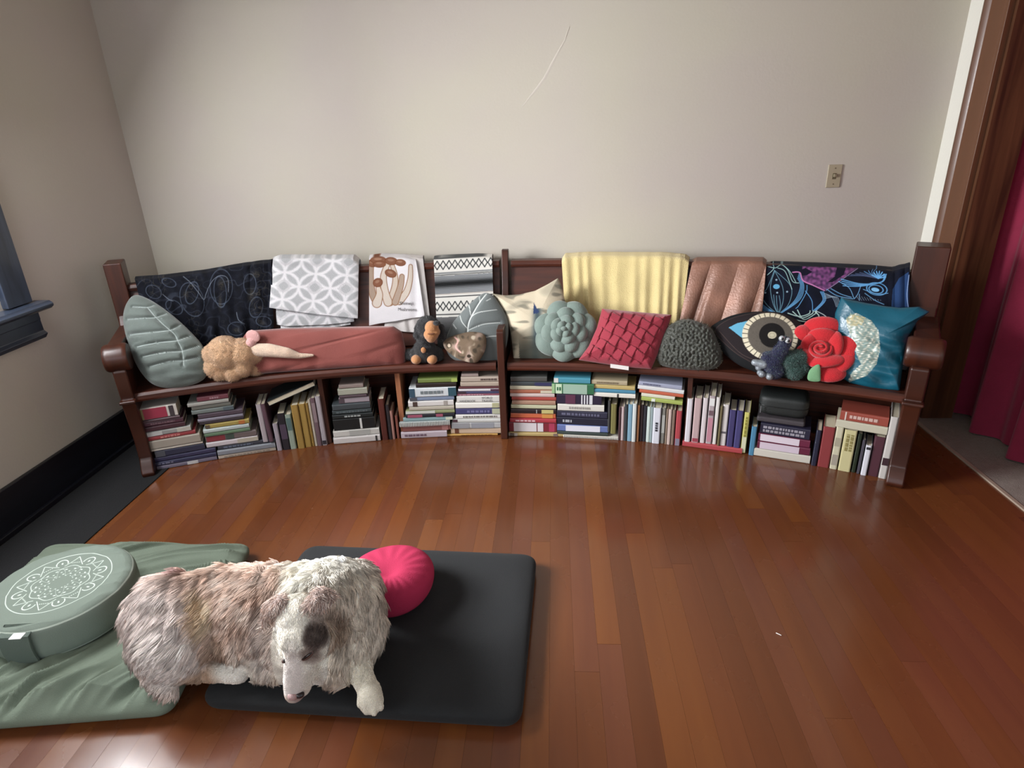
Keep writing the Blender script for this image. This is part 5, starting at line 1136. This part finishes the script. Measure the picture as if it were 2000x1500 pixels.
    ellip('nose', surf(570, 1364, -.004), (.014, .012, .011), I3, mat('dog_nose_pink', '9A7C7A', .45, .3, 200), root)
    ellip('nose_patch', surf(588, 1359, -.003), (.014, .011, .009), I3, mat('dog_nose_dark', '1E1416', .35), root)
    me_ = mat('dog_eye', '100808', .15); mlid = mat('dog_eyelid', '4A342E', .6)
    for a_, b_ in (((588, 1293), (613, 1278)), ((549, 1287), (552, 1294))):
        u_, v_ = surf(*a_), surf(*b_); c_ = surf((a_[0]+b_[0])/2, (a_[1]+b_[1])/2, .002); d1 = nrm(v_-u_); n1 = nrm(np.array([0, 0, EYE])-c_); n1 = nrm(n1-d1*(n1@d1)); L_ = np.linalg.norm(v_-u_)/2
        ellip('eyelid', c_+nrm(np.cross(d1, n1))*.003*0, (L_*1.1, .0075, .006), (d1, nrm(np.cross(d1, n1)), n1), mlid, root)
        ellip('eye', c_+n1*.003, (L_*.95, .0035, .005), (d1, nrm(np.cross(d1, n1)), n1), me_, root)
    # fur
    n = 115000; P, N_ = sample(b, n, 5); r = np.random.default_rng(9); px = proj(P); C, L, S = dcol(P, px, r)
    x, y = px[:, 0], px[:, 1]; D = np.tile([-.45, -.3, -.75], (n, 1)).astype(float)
    hn = (x < 430)[:, None]; D = np.where(hn, np.array([-.55, -.5, -.6]), D)
    mn = ((x > 560) & (y < 1330))[:, None]; ang = np.clip((x-640)/90, -1, 1)[:, None]; D = np.where(mn, np.c_[ang[:, 0]*.5-.1, np.full(n, -.55), np.full(n, -.7)], D)
    hd_ = np.hypot((x-588)/52, (y-1265)/95) < 1; D = np.where((hd_ & (P[:, 2] > .2))[:, None], np.array([0., .35, .6]), D)
    D = D+.55*np.stack([snoise(x, y, s, .045) for s in (1, 2, 3)], 1)+.28*np.stack([snoise(x, y, s, .16) for s in (4, 5, 6)], 1)+.1*r.normal(size=P.shape)
    D = D-N_*(D*N_).sum(1)[:, None]; keep = (L > .002)&(P[:, 2] > .09); P, N_, D, L, C = P[keep], N_[keep], D[keep], L[keep], C[keep]; D = D-N_*(D*N_).sum(1)[:, None]
    strands('fur', P, N_, D, L, np.full(len(P), .00085), C, MV('dog_hair', .7, 0), root, .2, seed=3, clump=3600)
    for e in (e1, e2):
        Pe, Ne = sample(e, 1500, 5); cc = hx('AE968A')*(1+.2*r.normal(size=(len(Pe), 1))); cc[:500] = hx('CFC2BA'); De = np.array([-.2, -.3, -.8])+.4*r.normal(size=Pe.shape); De = De-Ne*(De*Ne).sum(1)[:, None]
        strands('ear_fur', Pe, Ne, De, .02*(.5+r.random(len(Pe))), np.full(len(Pe), .0009), cc, MV('dog_hair', .7, 0), root, .3)
def dcol(P, px=None, r=None):
    """coat colours (patches of the dog's own fur), hair lengths"""
    px = proj(P) if px is None else px; x, y = px[:, 0], px[:, 1]; n = len(P)
    C = np.tile(hx('B49A8A'), (n, 1)); g = lambda cx, cy, rx, ry, e=2.: np.clip(1.35-np.hypot((x-cx)/rx, (y-cy)/ry)**e, 0, 1)
    w1 = snoise(x, y, 11, .03); w2 = snoise(x, y, 12, .09)
    put(C, (.35+.9*w2).clip(0, 1), 'C4B2A6'); put(C, (w1*1.3-.15).clip(0, .8), '86695A')
    put(C, g(300, 1230, 90, 130), 'CFC2BC'); put(C, g(335, 1290, 70, 80)*.9, 'D4CAC4'); put(C, g(500, 1310, 90, 45), 'D0C4B8'); put(C, g(350, 1105, 40, 16)*.7, '8C5E5C')
    put(C, g(400, 1190, 26, 50)*.8, 'C4AE8E'); put(C, g(385, 1200, 16, 40)*.4, '96714E'); put(C, g(425, 1280, 22, 50)*.6, '7E6450'); put(C, g(415, 1330, 60, 25)*.7, 'A08064')
    put(C, (g(640, 1150, 95, 95, 3)+.25*w2).clip(0, 1), 'E6E2D6'); put(C, g(690, 1230, 80, 120, 3), 'D2C7B8'); put(C, g(510, 1215, 14, 60)*.6, '6E5448'); put(C, g(660, 1235, 24, 60)*.5, '9C8672'); put(C, g(640, 1310, 130, 50, 3)*.8, 'D4C8B8')  # browner mane beside the head: own brown patch plus shade put into the colour
    put(C, g(520, 1255, 30, 80)*.7, 'D6CAC2'); put(C, g(455, 1313, 45, 30), 'E4DED4'); put(C, g(720, 1340, 45, 75, 4), 'E6DECC')
    h = np.hypot((x-588)/58, (y-1270)/105) < 1
    put(C, h*1., 'E4DED2'); put(C, h*g(572, 1330, 22, 70)*.8, 'D2C8C4'); put(C, (g(616, 1243, 26, 30)*1.2+.6*snoise(x, y, 41, .13)-.1).clip(0, .88)*h*(np.hypot((x-617)/27, (y-1245)/31) < 1.1), '32241F'); put(C, g(606, 1280, 22, 18)*h*.75, '6A5850'); put(C, g(620, 1210, 18, 22)*.5*h, '8A7C74'); put(C, g(585, 1366, 16, 10), 'A08884'); put(C, g(640, 1200, 35, 25)*.5, '9A887C'); put(C, g(665, 1225, 26, 20)*.35, '8E7866')
    L = np.full(n, .046); L = np.where(x < 430, .052, L); L = np.where((x > 560)&(y < 1250), .036, L); L = np.where(np.hypot((x-590)/75, (y-1190)/45) < 1, .018, L); L = np.where((x < 370)&(y > 1260), .055, L); L = np.where(np.hypot((x-400)/28, (y-1190)/40) < 1, .045, L); L = np.where(y > 1280, .03, L)
    L = np.where(h & (P[:, 2] > .12), .008, L); L = np.where(h & (y > 1290), .0035, L); L = np.where((x > 680)&(y > 1275), .008, L); L = np.where((x > 685)&(y > 1335), .0035, L); L = np.where((x > 395)&(x < 490)&(y > 1293), .005, L)
    L = np.where((y > 1347)&(x > 545)&(x < 612), 0, L)
    if r is not None: C = C*(1.02+.07*r.normal(size=(n, 1))+.16*snoise(x, y*.5, 21, .2)[:, None]); L = L*(.65+.6*r.random(n))
    return C, L, None
dog()
# scrap of white fluff on the floor
sc = atz(1521, 1240, .0); sr = thing('lint_scrap', 'tiny white scrap of lint lying on the bare floorboards', 'lint', sc)
blob('fluff', [(sc+np.array([-.006, .006, .002]), .0016, sc+np.array([.006, -.004, .0022]), .0013)], mat('white_lint', 'DAD6D0', .9), sr, .0008, 1)
